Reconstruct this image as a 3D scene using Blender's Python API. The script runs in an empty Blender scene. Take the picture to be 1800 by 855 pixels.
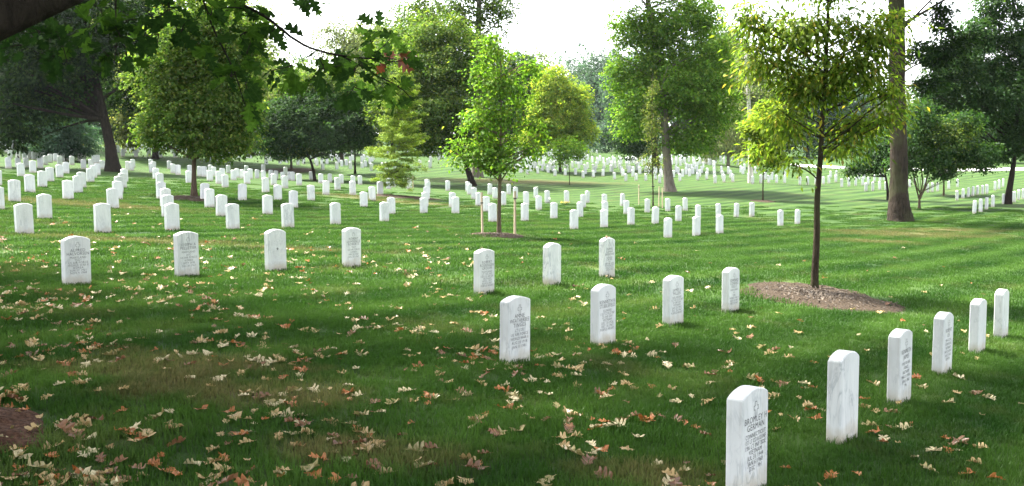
import bpy, math, random
import numpy as np
from mathutils import Vector, Matrix

# ------------------------------------------------------------------ camera, sky, sun, exposure
SC = bpy.context.scene
COL = SC.collection
EYE = 1.85                       # camera height over the world origin
F, CX, CY, YH = 1750.0, 900.0, 427.5, 285.0      # focal length and horizon of the 1800x855 photograph
PITCH = math.atan((CY - YH) / F)
cd = bpy.data.cameras.new('camera'); cam = bpy.data.objects.new('camera', cd); COL.objects.link(cam)
cd.sensor_width = 36.0; cd.lens = 36.0 * F / 1800.0; cd.clip_start = 0.05; cd.clip_end = 3000
cam.location = (0, 0, EYE); cam.rotation_euler = (math.pi / 2 - PITCH, 0, 0)
SC.camera = cam
SUN_EL, SUN_AZ = math.radians(59), math.radians(312)      # azimuth clockwise from +Y (the view direction)
W = bpy.data.worlds.new('World'); SC.world = W; W.use_nodes = True
nt = W.node_tree; nt.nodes.clear()
sky = nt.nodes.new('ShaderNodeTexSky'); sky.sky_type = 'NISHITA'; sky.sun_disc = False
sky.sun_elevation = SUN_EL; sky.sun_rotation = SUN_AZ
sky.air_density = 1.0; sky.dust_density = 3.0; sky.ozone_density = 1.0
hs = nt.nodes.new('ShaderNodeHueSaturation'); hs.inputs['Saturation'].default_value = 0.28
bg = nt.nodes.new('ShaderNodeBackground'); bg.inputs['Strength'].default_value = 0.15
out = nt.nodes.new('ShaderNodeOutputWorld')
nt.links.new(sky.outputs[0], hs.inputs['Color']); nt.links.new(hs.outputs[0], bg.inputs[0]); nt.links.new(bg.outputs[0], out.inputs[0])
sl = bpy.data.lights.new('sun', 'SUN'); sl.energy = 4.4; sl.angle = math.radians(6.0); sl.color = (1.0, 0.96, 0.89)
so = bpy.data.objects.new('sun', sl); COL.objects.link(so)
SDIR = Vector((math.sin(SUN_AZ) * math.cos(SUN_EL), math.cos(SUN_AZ) * math.cos(SUN_EL), math.sin(SUN_EL)))
so.rotation_euler = SDIR.to_track_quat('Z', 'Y').to_euler(); so.location = SDIR * 60
SC.view_settings.view_transform = 'Standard'; SC.view_settings.look = 'None'
SC.view_settings.exposure = 2.5; SC.view_settings.gamma = 1.0; SC.view_settings.use_curve_mapping = False
SC.cycles.max_bounces = 6; SC.cycles.diffuse_bounces = 3; SC.cycles.transmission_bounces = 4
SC.cycles.transparent_max_bounces = 6; SC.cycles.caustics_reflective = False; SC.cycles.caustics_refractive = False

rng = np.random.default_rng(11); random.seed(11)

# ------------------------------------------------------------------ where the headstones stand: pixel x, pixel y of the base, pixel height
NEAR = [(1312,866,188),(1480,775,160),(1580,708,130),(1655,657,109),(1717,620,95),(1759,594,86),(905,638,118),(1060,605,106),(1183,572,88),(1284,548,78),(851,517,79),(970,501,74),(1067,487,69),(135,502,87),
  (329,487,80),(485,476,73),(618,469,69),]
MID = [(-4,369,41),(-5,327.5,29),(26,355.6,39.4),(53,339,32),(74.5,330,29.4),(88,320,25.6),(105,312.5,23),(116,305,20),(37,310.6,23.7),(58,303.7,21),(71,296,17.5),(15,296,19.4),(32,294.5,17),(46,294,16.5),
  (120,351,34),(137,340,31),(144,330.6,28),(159,321,25),(164.5,313,22),(171,307.5,20),(43.5,412,54.4),(79,385.6,44.4),(181,410,52.5),(199,367,36),(207,351,32.5),(209,339,29),(216,330.6,26),(219,321,24),
  (274.5,315.6,20),(281,329,24.5),(283.5,350.6,30.6),(291,365,34),(295.5,382.5,40),(303,406,48.7),(313,307.5,17.5),(304,305,17),(334,309,20),(332.5,322.5,22),(351,310,17.5),(359,311,18.5),(370,306,16),(376,309.5,16),
  (369,319,19.5),(385,323,22),(391,315,19),(396,330,23),(401.5,305,14.4),(410.5,317,17.5),(417,312.5,16),(360,352,30),(368.5,365.6,33.7),(389.7,381,38.7),(409.7,404,46),(426,353,30),(426,314,15.5),(434.5,324,22),
  (440,315,19),(433,305,14),(452,314,15.6),(463,316,16),(467,339.4,27),(476,315,17),(481,325.6,20),(485,315,15),(497,317,14.5),(501,331,22),(509,317,15),(515,318,16),(526,326,20.6),(502,308,14),
  (463,302,13),(547,316,14.4),(564,322.5,17),(580,321,15.6),(573,342.5,25),(593.5,335,23),(600,323.7,17),(488.5,353,28),(547,353.7,28),(620,342.5,24),(470.5,378,35),(516,365.6,30.6),(506.5,400.6,43),(590,395.6,39.4),
  (620.5,326,17),(633,325,16.3),(668,342.5,23),(654.5,353,25),(639.6,365,27.5),(683,332.5,19),(691,329,16),(719,333,19.4),(751,335,20),(752,340,21),(750,351,23),(747,364,26),(745,375.6,28),(787,335.6,18),
  (675.6,391,35.6),(688,377.5,30.6),(795,364,25.6),(800.6,376,30),(822,337,17.5),(825,342,19),(833,350.6,21),(841.5,362.5,24),(855,373,27.5),(866,391,33.7),(861,342,18.7),(870,349.4,19.4),(884.6,361,23.7),(894.4,342,18),
  (906,349,20),(922.6,389.4,32),(925,362,25),(942,348,18.5),(947,369.4,25),(962,357,22),(973.5,385.6,29.4),(996,356.5,21),(1009,403.7,35),(1019.5,383,28),(1025,365.6,23.4),(1032,357,21.3),(1062,401,32.5),(1063.5,381,27),
  (1062.5,364,22.5),(1094,362,21.6),(1101,377,24.6),(1109,396,31),(1138,374.4,24.4),(1151.6,394.4,30.6),(1173.6,372,23),(1192.3,390,28.4),(1204.4,371,23),(1174,419,36),(1227,386,25.5),(1224,415.6,35),(1263,383,25),(1265,411.5,34),
  (1294.4,382.5,25),(1321.5,381,25),(1371.7,398,28.7),(1401.6,394.4,26),(1712.5,375.6,23),(1723.6,372.5,23),(1734,368,21),(1745,364,21),(1764,359,18),(1778,356,19),(1783,355.5,19),(1790,352,18.5),(1798,350,17.5),(1682,352.5,17.5),
  (1692.5,349,17),(1702,346.5,17),(1710,344.7,17),(1718,342.7,16),(1727,342,16),(1734.6,341,16.5),(1749,335,16),(1756,332.5,16),(1763,329,15.6),(1630.5,338.5,15),(1638.5,337.5,16),(1648,336.5,16),(1667.5,333,15),(1683,329,14),
  (1522,336.5,15),(1534,336,16),(1546,334,15),(1557,334,14),(1479.5,329,14.6),(1492,328,15),(1504,327,14.7),(1516,326,14.5),(1526,325,13.5),]
FAR = [(180,297.5,15),(172,287.5,16),(165,288,15),(160,296,16),(147,297.5,17),(140,284,14),(147,283,14),(126.5,290,15.6),(110,284,15.6),(117,283,15),(105,290,16),(98,284,14),(80,290,16),(88,286,15),
  (18,279,15),(32,279,14),(43,280,15),(52,280,15),(60,281,14),(69,281,14),(77,282,14),(225,299,14),(231,300,15),(234,295,15),(265,295,15),(270,300,16),(267,304,17),(297.5,297.5,14.5),
  (216,275,13),(219,268,12),(222,261,12),(239,276,12),(242,268,12),(262,276,12),(261,267,12),(260,259,11),(282,277,12),(280,268,12),(308,277,12),(303,270,12),(384,283,12),(378,281,12),
  (405,281,11),(398,277,11),(415,279,11),(421,280,11),(567.5,299,12),(566,290,12),(523.7,290.6,12),(534,289,12),(557,292,12),(555,286,11),(575,288,11),(584,283,10),(592,297.5,11),(600.6,292.5,11),
  (595,286,11),(603,282.5,10),(609,291,11),(616,297.5,11.5),(615.5,285,10),(592,280,9),(620,282,9),(492,288,11),(495,284,10),(504,286,10),(468,289,11),(475,283,10),(546,282,9),(636.6,297,11.5),
  (642.5,293,10.5),(653,300,11.5),(650,287.5,10.5),(636,284.5,10),(640,281,10),(654,284,10),(657,280.5,9),(646,277,9),(673,299,11),(679,298,11),(694.5,301,11),(738,294,11.5),(756,295,12),(757,287,12),
  (758,280,11),(760,273,11),(772,282,12),(769,277,12),(918,302,12),(927,306.5,13),(926,295,12),(925,285,11),(945,305.6,12),(942,296,11.5),(940,287,11),(953,300,11),(949,291,11),(963.5,303.7,11),
  (975.5,310,12),(970,299,11),(968,291,10),(986,298,11),(984,289,10),(993.5,309,12),(997,300,11),(1006,295,10),(1011.5,307,11),(1017.5,297,10.5),(1009,283,9.5),(1014,278,9),(909,298,10),(956,291,10.5),
  (935,293,11),(934,282,10),(958,283,10),(975,282,9.5),(990,281,9.5),(1025,313,12),(1029,306,11.5),(1033,297,11),(1043,312,12),(1046,304,11.5),(1048,296,11),(1050,286,10),(1060,310,12),(1061,303,11.5),
  (1062,296,11),(1075,294,11),(1076,302,11),(1080,315.6,12.5),(1088,294,11),(1090,298,11),(1092.5,305,12),(1095,310,12.5),(1100,319,13.5),(1102,297,11),(1107,303,12),(1112,311,12.5),(1118,318,13),(1119,299,11),
  (1124,304,12),(1135,318,13),(1135,303,12),(1140,305,12),(1152,316,13),(1153,306,12),(1159.5,322.5,14.5),(1161,304,12),(1060.5,287,10.5),(1071,287,10.5),(1080.6,287.5,10.5),(1092,288,10.5),(1101,287,10),(1106,289,10.5),
  (1112,287,10),(1117,289,10),(1041,286,10),(1024,279,9),(1033,281,8.5),(1125,287,10),(1133,289,10),(1140,290,10),(1143,287,10),(1029,268,6.5),(1036.5,271,6.5),(1041,268,6.5),(1049,271,7),(1181,290,11),
  (1180,282,10),(1184,312,12),(1188,303,12),(1195,319,13.5),(1192,306,12),(1200,311,12),(1206,307,12),(1210,300,11.5),(1212,310,12),(1188,288,10.5),(1195,288,10.5),(1199,282,10),(1204,288,10),(1211,285,10),
  (1215,300,11),(1219,292,11),(1218,306,12),(1226,317,13),(1230,311,12.5),(1233,304,12),(1225,303,12),(1222,297,11),(1226,291,11),(1230,287,10),(1236,296,11),(1238,288,10.5),(1242,315.6,13),(1243,308,12.5),
  (1257,322.5,14),(1256,315,13.5),(1255.5,308,13),(1255,300,12),(1254,293,11),(1241,283,10),(1246,290,10),(1272.5,320.6,14),(1270,314,13.5),(1268,305,13),(1288,320,14),(1284,313,13.5),(1280,306,13),(1302,303,12),
  (1306,306,12),(1316,317.5,13),(1322.5,323.7,14),(1337,322.5,15),(1351,322,14),(1345,316,13),(1357,316,12),(1365,322,14),(1379,322,14),(1380,307.5,10.5),(1406,325,14.6),(1419.5,325,14),(1272,288,11),(1280,287,10),
  (1288,283,9.5),(1304,284,9.5),(1328,305,11),(1434,324,13.5),(1447,324,13.5),(1457,322.7,14),(1460,312,11),(1470,310,12),(1469,320.5,13),(1490,317,12.5),(1510,315.5,11.5),(1519,315,11.5),(1537,320,12.5),(1547,318,12),
  (1554,317,12),(1599,329,13),(1608,325,13),(1626,327,13.5),(5,262,12),(12,268,13),(22,262,12),(8,255,11),(16,250,11),(27,256,11),]
HS = 0.66

def ray(px, py):
    u = (px - CX) / F; v = -(py - CY) / F
    c, s = math.cos(PITCH), math.sin(PITCH)
    return Vector((u, c + v * s, -s + v * c))

def at(px, py, Y):
    """world point on the sight line of a photograph pixel at forward distance Y"""
    d = ray(px, py); return Vector((d.x, d.y, d.z)) * (Y / d.y) + Vector((0, 0, EYE))

# ------------------------------------------------------------------ terrain: smooth thin-plate surface through the headstone bases
_pts = []
for (x, y, h) in NEAR + MID + FAR:
    d = ray(x, y) * (F * HS / h); _pts.append((d.x, d.y, d.z + EYE))
for (x, y, d) in ((1400, 288, 140), (1500, 288, 140), (1560, 288, 140), (1700, 300, 130), (1790, 296, 130), (1300, 280, 130)):
    _pts.append(tuple(at(x, y, d)))
for ax in (-30, -15, -6, 0, 6, 15, 30):
    for ay in (-40, -20, -8, 0, 4):
        _pts.append((ax, ay, 0.0 - 0.065 * ax))
for (ax, ay, az) in ((-150, 220, 7), (-80, 220, 5), (0, 220, 4.2), (80, 220, 3.0), (150, 220, 2.5), (-160, 330, 10), (0, 330, 8), (160, 330, 7),
                     (-120, 60, 3), (-120, 120, 5), (120, 60, -2.5), (120, 120, -0.5), (-60, 20, 1.6), (60, 20, -2.2)):
    _pts.append((ax, ay, az))
_P = np.array(_pts); _S = 50.0
def _K(A, B):
    r2 = ((A[:, None, :] - B[None, :, :]) ** 2).sum(2)
    return 0.5 * r2 * np.log(r2 + 1e-12)
_A = _P[:, :2] / _S; _n = len(_A)
_M = np.zeros((_n + 3, _n + 3)); _M[:_n, :_n] = _K(_A, _A) + 0.02 * np.eye(_n)
_Q = np.c_[np.ones(_n), _A]; _M[:_n, _n:] = _Q; _M[_n:, :_n] = _Q.T
_w = np.linalg.solve(_M, np.r_[_P[:, 2], np.zeros(3)])
def tz(x, y):
    B = np.c_[np.atleast_1d(x), np.atleast_1d(y)] / _S
    o = np.empty(len(B))
    for i in range(0, len(B), 6000):
        b = B[i:i + 6000]; o[i:i + 6000] = _K(b, _A) @ _w[:_n] + np.c_[np.ones(len(b)), b] @ _w[_n:]
    return o
def tz1(x, y): return float(tz(x, y)[0])

def ground_at(px, py, guess=None):
    """the ground point seen at a pixel"""
    d = ray(px, py)
    ts = np.linspace(4.0, 260.0, 2600) if guess is None else np.linspace(guess * 0.55, guess * 1.6, 220)
    g = d.z * ts + EYE - tz(d.x * ts, d.y * ts)
    idx = np.where((g[:-1] > 0) & (g[1:] <= 0))[0]
    if len(idx) == 0:
        t = guess if guess is not None else float(ts[np.argmin(np.abs(g))])
    else:
        k = idx[0] if guess is None else idx[np.argmin(np.abs(ts[idx] - guess))]
        t = ts[k] + (ts[k + 1] - ts[k]) * g[k] / (g[k] - g[k + 1])
    return Vector((d.x * t, d.y * t, tz1(d.x * t, d.y * t)))

# ------------------------------------------------------------------ node helpers and materials
def mat(name):
    m = bpy.data.materials.new(name); m.use_nodes = True; m.node_tree.nodes.clear()
    return m, m.node_tree
class NT:
    def __init__(s, t): s.t = t
    def n(s, typ, ins=None, **kw):
        nd = s.t.nodes.new(typ)
        for k, v in kw.items(): setattr(nd, k, v)
        for k, v in (ins or {}).items():
            if isinstance(v, bpy.types.NodeSocket): s.t.links.new(v, nd.inputs[k])
            else: nd.inputs[k].default_value = v
        return nd
    def math(s, op, a, b=0.0, c=None, clamp=False):
        i = {0: a, 1: b}
        if c is not None: i[2] = c
        return s.n('ShaderNodeMath', i, operation=op, use_clamp=clamp).outputs[0]
    def noise(s, vec, scale, detail=2.0, rough=0.5, dist=0.0):
        return s.n('ShaderNodeTexNoise', {'Vector': vec, 'Scale': scale, 'Detail': detail, 'Roughness': rough, 'Distortion': dist}).outputs[0]
    def ramp(s, fac, stops):
        nd = s.n('ShaderNodeValToRGB', {0: fac}); e = nd.color_ramp.elements
        while len(e) < len(stops): e.new(0.5)
        for k, (p, c) in enumerate(stops): e[k].position = p; e[k].color = (*c, 1) if len(c) == 3 else c
        return nd.outputs[0]
    def mr(s, v, a, b, c=0.0, d=1.0):
        return s.n('ShaderNodeMapRange', {0: v, 1: a, 2: b, 3: c, 4: d}).outputs[0]
    def mix(s, fac, a, b, blend='MIX'):
        nd = s.n('ShaderNodeMix', data_type='RGBA', blend_type=blend)
        for k, v in ((0, fac), (6, a), (7, b)):
            if isinstance(v, bpy.types.NodeSocket): s.t.links.new(v, nd.inputs[k])
            else: nd.inputs[k].default_value = v if not isinstance(v, tuple) or len(v) == 4 else (*v, 1)
        return nd.outputs[2]
    def out(s, shader): s.n('ShaderNodeOutputMaterial', {'Surface': shader})
    def bump(s, h, strength, dist): return s.n('ShaderNodeBump', {'Height': h, 'Strength': strength, 'Distance': dist}).outputs[0]

ROWA = math.radians(39)                       # the rows run 39 degrees to the right of the view direction
U = Vector((math.sin(ROWA), math.cos(ROWA), 0)); V = Vector((math.cos(ROWA), -math.sin(ROWA), 0))

# worn, dry spots in the turf: pixel x, pixel y, radius along x, radius along y (metres)
DRY_PX = [(1590, 412, 4.0, 2.2), (1530, 425, 2.0, 1.0), (1660, 405, 3.0, 1.2), (250, 655, 1.1, .55), (420, 690, 1.2, .6), (640, 800, .7, .4), (1150, 840, .6, .35),
          (330, 640, 1.0, .5), (700, 355, 4.5, 1.2), (620, 345, 3, 1.0), (150, 360, 5, 1.6), (260, 425, 3.0, .8), (930, 320, 9, 3), (540, 440, 2, .5)]
def turf_colour(N, dark, light, dry):
    pos = N.n('ShaderNodeNewGeometry').outputs['Position']
    sx = N.n('ShaderNodeSeparateXYZ', {0: pos})
    big = N.noise(pos, 0.22, 3, 0.55); med = N.noise(pos, 1.7, 3, 0.6); fine = N.noise(pos, 19.0, 2, 0.6)
    across = N.math('ADD', N.math('MULTIPLY', sx.outputs[0], V.x), N.math('MULTIPLY', sx.outputs[1], V.y))
    across = N.math('ADD', across, N.math('MULTIPLY', big, 0.5))
    st = N.math('SINE', N.math('MULTIPLY', across, 2 * math.pi / 1.55))
    st = N.math('SUBTRACT', N.math('POWER', N.mr(st, -1, 1), 1.8), .35)
    st = N.math('MULTIPLY', st, N.mr(N.noise(pos, 0.3, 2), 0.33, 0.62, 0.1, 1.0))
    f = N.math('ADD', N.math('MULTIPLY', big, 0.5), N.math('MULTIPLY', med, 0.4))
    f = N.math('ADD', f, N.math('MULTIPLY', fine, 0.25)); f = N.math('ADD', f, N.math('MULTIPLY', st, 0.42))
    c = N.mix(N.mr(f, 0.33, 0.82), dark, light)
    c = N.mix(N.math('MULTIPLY', N.math('ADD', st, .35), .55), c, tuple(k * s_ for k, s_ in zip(light, (1.75, 1.5, 2.0))))
    m = None
    for (px, py, rx, ry) in DRY_PX:
        p = ground_at(px, py)
        dx = N.math('DIVIDE', N.math('SUBTRACT', sx.outputs[0], p.x), rx); dy = N.math('DIVIDE', N.math('SUBTRACT', sx.outputs[1], p.y), ry)
        r = N.math('SQRT', N.math('ADD', N.math('MULTIPLY', dx, dx), N.math('MULTIPLY', dy, dy)))
        k = N.mr(N.math('ADD', r, N.mr(med, 0.3, 0.7, -0.45, 0.45)), 0.35, 1.15, 1.0, 0.0)
        m = k if m is None else N.math('MAXIMUM', m, k)
    spots = N.math('MULTIPLY', N.mr(N.noise(pos, 0.6, 4, 0.65), 0.53, 0.72), 0.55)
    m = N.math('MAXIMUM', m, spots)
    m = N.math('MULTIPLY', m, N.mr(fine, 0.3, 0.65, 0.3, 0.9))
    return N.mix(m, c, dry), fine, med

M = {}
def build_mats():
    m, t = mat('turf'); N = NT(t)
    c, fine, med = turf_colour(N, (.009, .029, .005), (.031, .066, .010), (.085, .066, .024))
    pos = N.n('ShaderNodeNewGeometry').outputs['Position']
    b = N.bump(N.noise(pos, 55, 3, .7), 0.8, 0.03)
    N.out(N.n('ShaderNodeBsdfPrincipled', {'Base Color': c, 'Roughness': 0.9, 'Specular IOR Level': 0.1, 'Normal': b}).outputs[0]); M['turf'] = m
    m, t = mat('grass_blade'); N = NT(t)
    c, fine, med = turf_colour(N, (.012, .050, .006), (.052, .120, .015), (.18, .145, .06))
    rnd = N.n('ShaderNodeObjectInfo').outputs['Random']
    c = N.mix(N.mr(rnd, 0, 1, 0, .35), c, (.030, .070, .007))
    dif = N.n('ShaderNodeBsdfDiffuse', {'Color': c}).outputs[0]; tr = N.n('ShaderNodeBsdfTranslucent', {'Color': c}).outputs[0]
    gl = N.n('ShaderNodeBsdfGlossy', {'Color': (1, 1, 1, 1), 'Roughness': .45}).outputs[0]
    s = N.n('ShaderNodeMixShader', {0: .4, 1: dif, 2: tr}).outputs[0]
    N.out(N.n('ShaderNodeMixShader', {0: .008, 1: s, 2: gl}).outputs[0]); M['blade'] = m

    m, t = mat('marble'); N = NT(t)
    oc = N.n('ShaderNodeTexCoord').outputs['Object']; rnd = N.n('ShaderNodeObjectInfo').outputs['Random']
    off = N.n('ShaderNodeCombineXYZ', {0: N.math('MULTIPLY', rnd, 37.0), 1: N.math('MULTIPLY', rnd, 91.0), 2: N.math('MULTIPLY', rnd, 53.0)}).outputs[0]
    p = N.n('ShaderNodeVectorMath', {0: oc, 1: off}, operation='ADD').outputs[0]
    ps = N.n('ShaderNodeMapping', {'Vector': p, 'Rotation': (0.5, 0.35, 0.3), 'Scale': (4.5, 4.5, 1.2)}).outputs[0]
    v = N.noise(ps, 2.2, 5, .62, .9)
    vein = N.math('MULTIPLY', N.mr(N.math('ABSOLUTE', N.math('SUBTRACT', v, .5)), 0.0, 0.045, 1.0, 0.0), N.mr(N.noise(p, 2.5, 2), .42, .62))
    cloud = N.noise(ps, 1.1, 3, .6)
    c = N.mix(N.mr(cloud, .3, .75), (.71, .71, .695), (.54, .55, .55))
    c = N.mix(N.math('MULTIPLY', vein, N.mr(rnd, 0.0, 1.0, .25, .75)), c, (.24, .27, .29))
    z = N.n('ShaderNodeSeparateXYZ', {0: oc}).outputs[2]
    dirt = N.math('MULTIPLY', N.mr(N.math('ADD', z, N.mr(N.noise(p, 9, 3), .3, .7, -.05, .05)), .0, .16, 1, 0), .8)
    c = N.mix(dirt, c, (.40, .33, .22)); c = N.mix(N.mr(N.math('FRACT', N.math('MULTIPLY', rnd, 7.31)), .35, 1.0, 0, .55), c, N.mix(N.mr(N.noise(p, 3.5, 4, .7), .3, .75), c, (.42, .43, .41)))
    streak = N.n('ShaderNodeMapping', {'Vector': p, 'Scale': (22, 22, 1.5)}).outputs[0]
    c = N.mix(N.math('MULTIPLY', N.mr(N.noise(streak, 1, 4, .65), .5, .78), N.mr(rnd, 0, 1, .2, .6)), c, (.40, .39, .35))
    b = N.bump(N.noise(p, 90, 2), .15, .003)
    N.out(N.n('ShaderNodeBsdfPrincipled', {'Base Color': c, 'Roughness': .62, 'Specular IOR Level': .3, 'Normal': b}).outputs[0]); M['marble'] = m

    for nm, col in (('lettering', (.085, .085, .085)), ('faint_lettering', (.40, .40, .40)), ('tie', (.02, .02, .02))):
        m, t = mat(nm); N = NT(t)
        p = N.n('ShaderNodeTexCoord').outputs['Object']
        c = N.mix(N.mr(N.noise(p, 60, 2), .3, .7), col, tuple(min(1, k * 1.9) for k in col))
        N.out(N.n('ShaderNodeBsdfPrincipled', {'Base Color': c, 'Roughness': .8}).outputs[0]); M[nm] = m

    def bark(name, c1, c2, sc=7.0, moss=0.0):
        m, t = mat(name); N = NT(t)
        p = N.n('ShaderNodeNewGeometry').outputs['Position']
        st = N.n('ShaderNodeMapping', {'Vector': p, 'Scale': (sc, sc, sc * .22)}).outputs[0]
        a = N.noise(st, 1.6, 5, .7, .4); d = N.noise(p, .9, 2)
        c = N.mix(N.mr(a, .34, .66), c1, c2); c = N.mix(N.mr(d, .45, .8, 0, .35), c, tuple(k * 1.5 for k in c2))
        if moss: c = N.mix(N.math('MULTIPLY', N.mr(N.noise(p, 1.3, 3), .5, .65), moss), c, (.07, .085, .03))
        N.out(N.n('ShaderNodeBsdfPrincipled', {'Base Color': c, 'Roughness': .95, 'Specular IOR Level': .1, 'Normal': N.bump(a, 1.0, .09)}).outputs[0]); M[name] = m
    bark('bark_dark', (.012, .0095, .0075), (.034, .027, .021)); bark('bark_grey_shaded', (.014, .0105, .0078), (.046, .035, .026), 6, .3)  # grey bark darkened, the crown's shade put into its colour
    bark('bark_pale', (.085, .07, .055), (.22, .19, .155)); bark('bark_brown', (.055, .038, .026), (.12, .085, .06), 14)
    bark('bark_young', (.026, .020, .014), (.068, .052, .035), 16, .25); bark('bark_white', (.34, .31, .27), (.58, .54, .48), 5)
    bark('bark_tan', (.09, .068, .042), (.18, .14, .09), 16, .3)

    def leafmat(name, trans=.55, gloss=.008):
        m, t = mat(name); N = NT(t)
        c = N.n('ShaderNodeVertexColor', layer_name='Col').outputs[0]
        dif = N.n('ShaderNodeBsdfDiffuse', {'Color': c}).outputs[0]
        tc = N.mix(.5, c, N.mix(1.0, c, (1.25, 1.25, .35), 'MULTIPLY'))
        tr = N.n('ShaderNodeBsdfTranslucent', {'Color': tc}).outputs[0]
        gl = N.n('ShaderNodeBsdfGlossy', {'Color': (1, 1, 1, 1), 'Roughness': .6}).outputs[0]
        s = N.n('ShaderNodeMixShader', {0: trans, 1: dif, 2: tr}).outputs[0]
        N.out(N.n('ShaderNodeMixShader', {0: gloss, 1: s, 2: gl}).outputs[0]); M[name] = m
    leafmat('foliage'); leafmat('needles', .3, .02)

    def leaf1(name, c1, c2, trans, gloss=.04):
        m, t = mat(name); N = NT(t)
        p = N.n('ShaderNodeTexCoord').outputs['Object']; rnd = N.n('ShaderNodeObjectInfo').outputs['Random']
        x = N.n('ShaderNodeSeparateXYZ', {0: p})
        c = N.mix(N.math('ADD', N.mr(rnd, 0, 1, -.3, .5), N.mr(N.noise(p, 22, 2), .3, .7), clamp=True), c1, c2)
        rib = N.mr(N.math('ABSOLUTE', x.outputs[0]), 0, .003, .35, 0)
        c = N.mix(rib, c, tuple(min(.8, k * 1.6 + .03) for k in c2))
        dif = N.n('ShaderNodeBsdfDiffuse', {'Color': c}).outputs[0]; tr = N.n('ShaderNodeBsdfTranslucent', {'Color': c}).outputs[0]
        gl = N.n('ShaderNodeBsdfGlossy', {'Color': (1, 1, 1, 1), 'Roughness': .4}).outputs[0]
        s = N.n('ShaderNodeMixShader', {0: trans, 1: dif, 2: tr}).outputs[0]
        N.out(N.n('ShaderNodeMixShader', {0: gloss, 1: s, 2: gl}).outputs[0]); M[name] = m
    leaf1('oak_leaf_green', (.030, .074, .009), (.064, .135, .015), .62, .0); leaf1('oak_leaf_dark', (.016, .040, .009), (.030, .066, .012), .5, .0)
    leaf1('oak_leaf_red', (.10, .022, .010), (.16, .045, .018), .4)
    leaf1('fallen_tan', (.26, .165, .065), (.40, .285, .125), .15); leaf1('fallen_cream', (.36, .29, .16), (.52, .45, .27), .12)
    leaf1('fallen_orange', (.24, .075, .016), (.38, .14, .035), .15); leaf1('fallen_brown', (.11, .05, .024), (.22, .105, .05), .15)
    leaf1('fallen_olive', (.17, .14, .05), (.30, .25, .10), .15)

    m, t = mat('mulch'); N = NT(t)
    p = N.n('ShaderNodeNewGeometry').outputs['Position']
    vo = N.n('ShaderNodeTexVoronoi', {'Vector': p, 'Scale': 26.0}); a = N.noise(p, 30, 4, .7); d = N.noise(p, 2.2, 3)
    c = N.ramp(a, [(.30, (.017, .013, .009)), (.5, (.048, .036, .025)), (.7, (.10, .076, .052))])
    c = N.mix(N.mr(d, .35, .7, 0, .45), c, (.058, .042, .029))
    N.out(N.n('ShaderNodeBsdfPrincipled', {'Base Color': c, 'Roughness': .95, 'Specular IOR Level': .05, 'Normal': N.bump(N.math('ADD', vo.outputs[0], a), 1.0, .03)}).outputs[0]); M['mulch'] = m
    m, t = mat('mulch_dark'); N = NT(t)
    p = N.n('ShaderNodeNewGeometry').outputs['Position']
    vo = N.n('ShaderNodeTexVoronoi', {'Vector': p, 'Scale': 30.0}); a = N.noise(p, 34, 4, .7)
    c = N.ramp(a, [(.30, (.03, .018, .012)), (.55, (.085, .045, .03)), (.75, (.15, .09, .06))])
    N.out(N.n('ShaderNodeBsdfPrincipled', {'Base Color': c, 'Roughness': .95, 'Specular IOR Level': .05, 'Normal': N.bump(N.math('ADD', vo.outputs[0], a), 1.0, .03)}).outputs[0]); M['mulch_dark'] = m

    m, t = mat('stake_wood'); N = NT(t)
    p = N.n('ShaderNodeTexCoord').outputs['Object']
    st = N.n('ShaderNodeMapping', {'Vector': p, 'Scale': (30, 30, 2.5)}).outputs[0]
    c = N.mix(N.mr(N.noise(st, 1.5, 4), .3, .7), (.30, .22, .14), (.52, .42, .30))
    N.out(N.n('ShaderNodeBsdfPrincipled', {'Base Color': c, 'Roughness': .85}).outputs[0]); M['stake'] = m
    for nm, c1, c2 in (('petal_yellow', (.62, .46, .02), (.80, .66, .08)), ('petal_white', (.75, .74, .72), (.82, .80, .76)), ('stem_green', (.03, .07, .01), (.06, .12, .02)),
                       ('grey_plastic', (.12, .12, .12), (.2, .2, .2)), ('concrete', (.42, .41, .39), (.55, .54, .51)), ('pebble', (.25, .16, .10), (.36, .26, .18)), ('chip', (.028, .020, .013), (.105, .076, .048)), ('blue_paint', (.20, .30, .38), (.28, .38, .46)),
                       ('car_glass', (.02, .03, .035), (.03, .04, .05)), ('rubber', (.015, .015, .015), (.03, .03, .03)), ('earth_bank', (.13, .09, .06), (.22, .16, .11))):
        m, t = mat(nm); N = NT(t)
        p = N.n('ShaderNodeNewGeometry').outputs['Position']
        N.out(N.n('ShaderNodeBsdfPrincipled', {'Base Color': N.mix(N.mr(N.noise(p, 8, 3), .3, .7), c1, c2), 'Roughness': .35 if nm in ('blue_paint', 'car_glass') else .8}).outputs[0]); M[nm] = m
build_mats()

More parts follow.
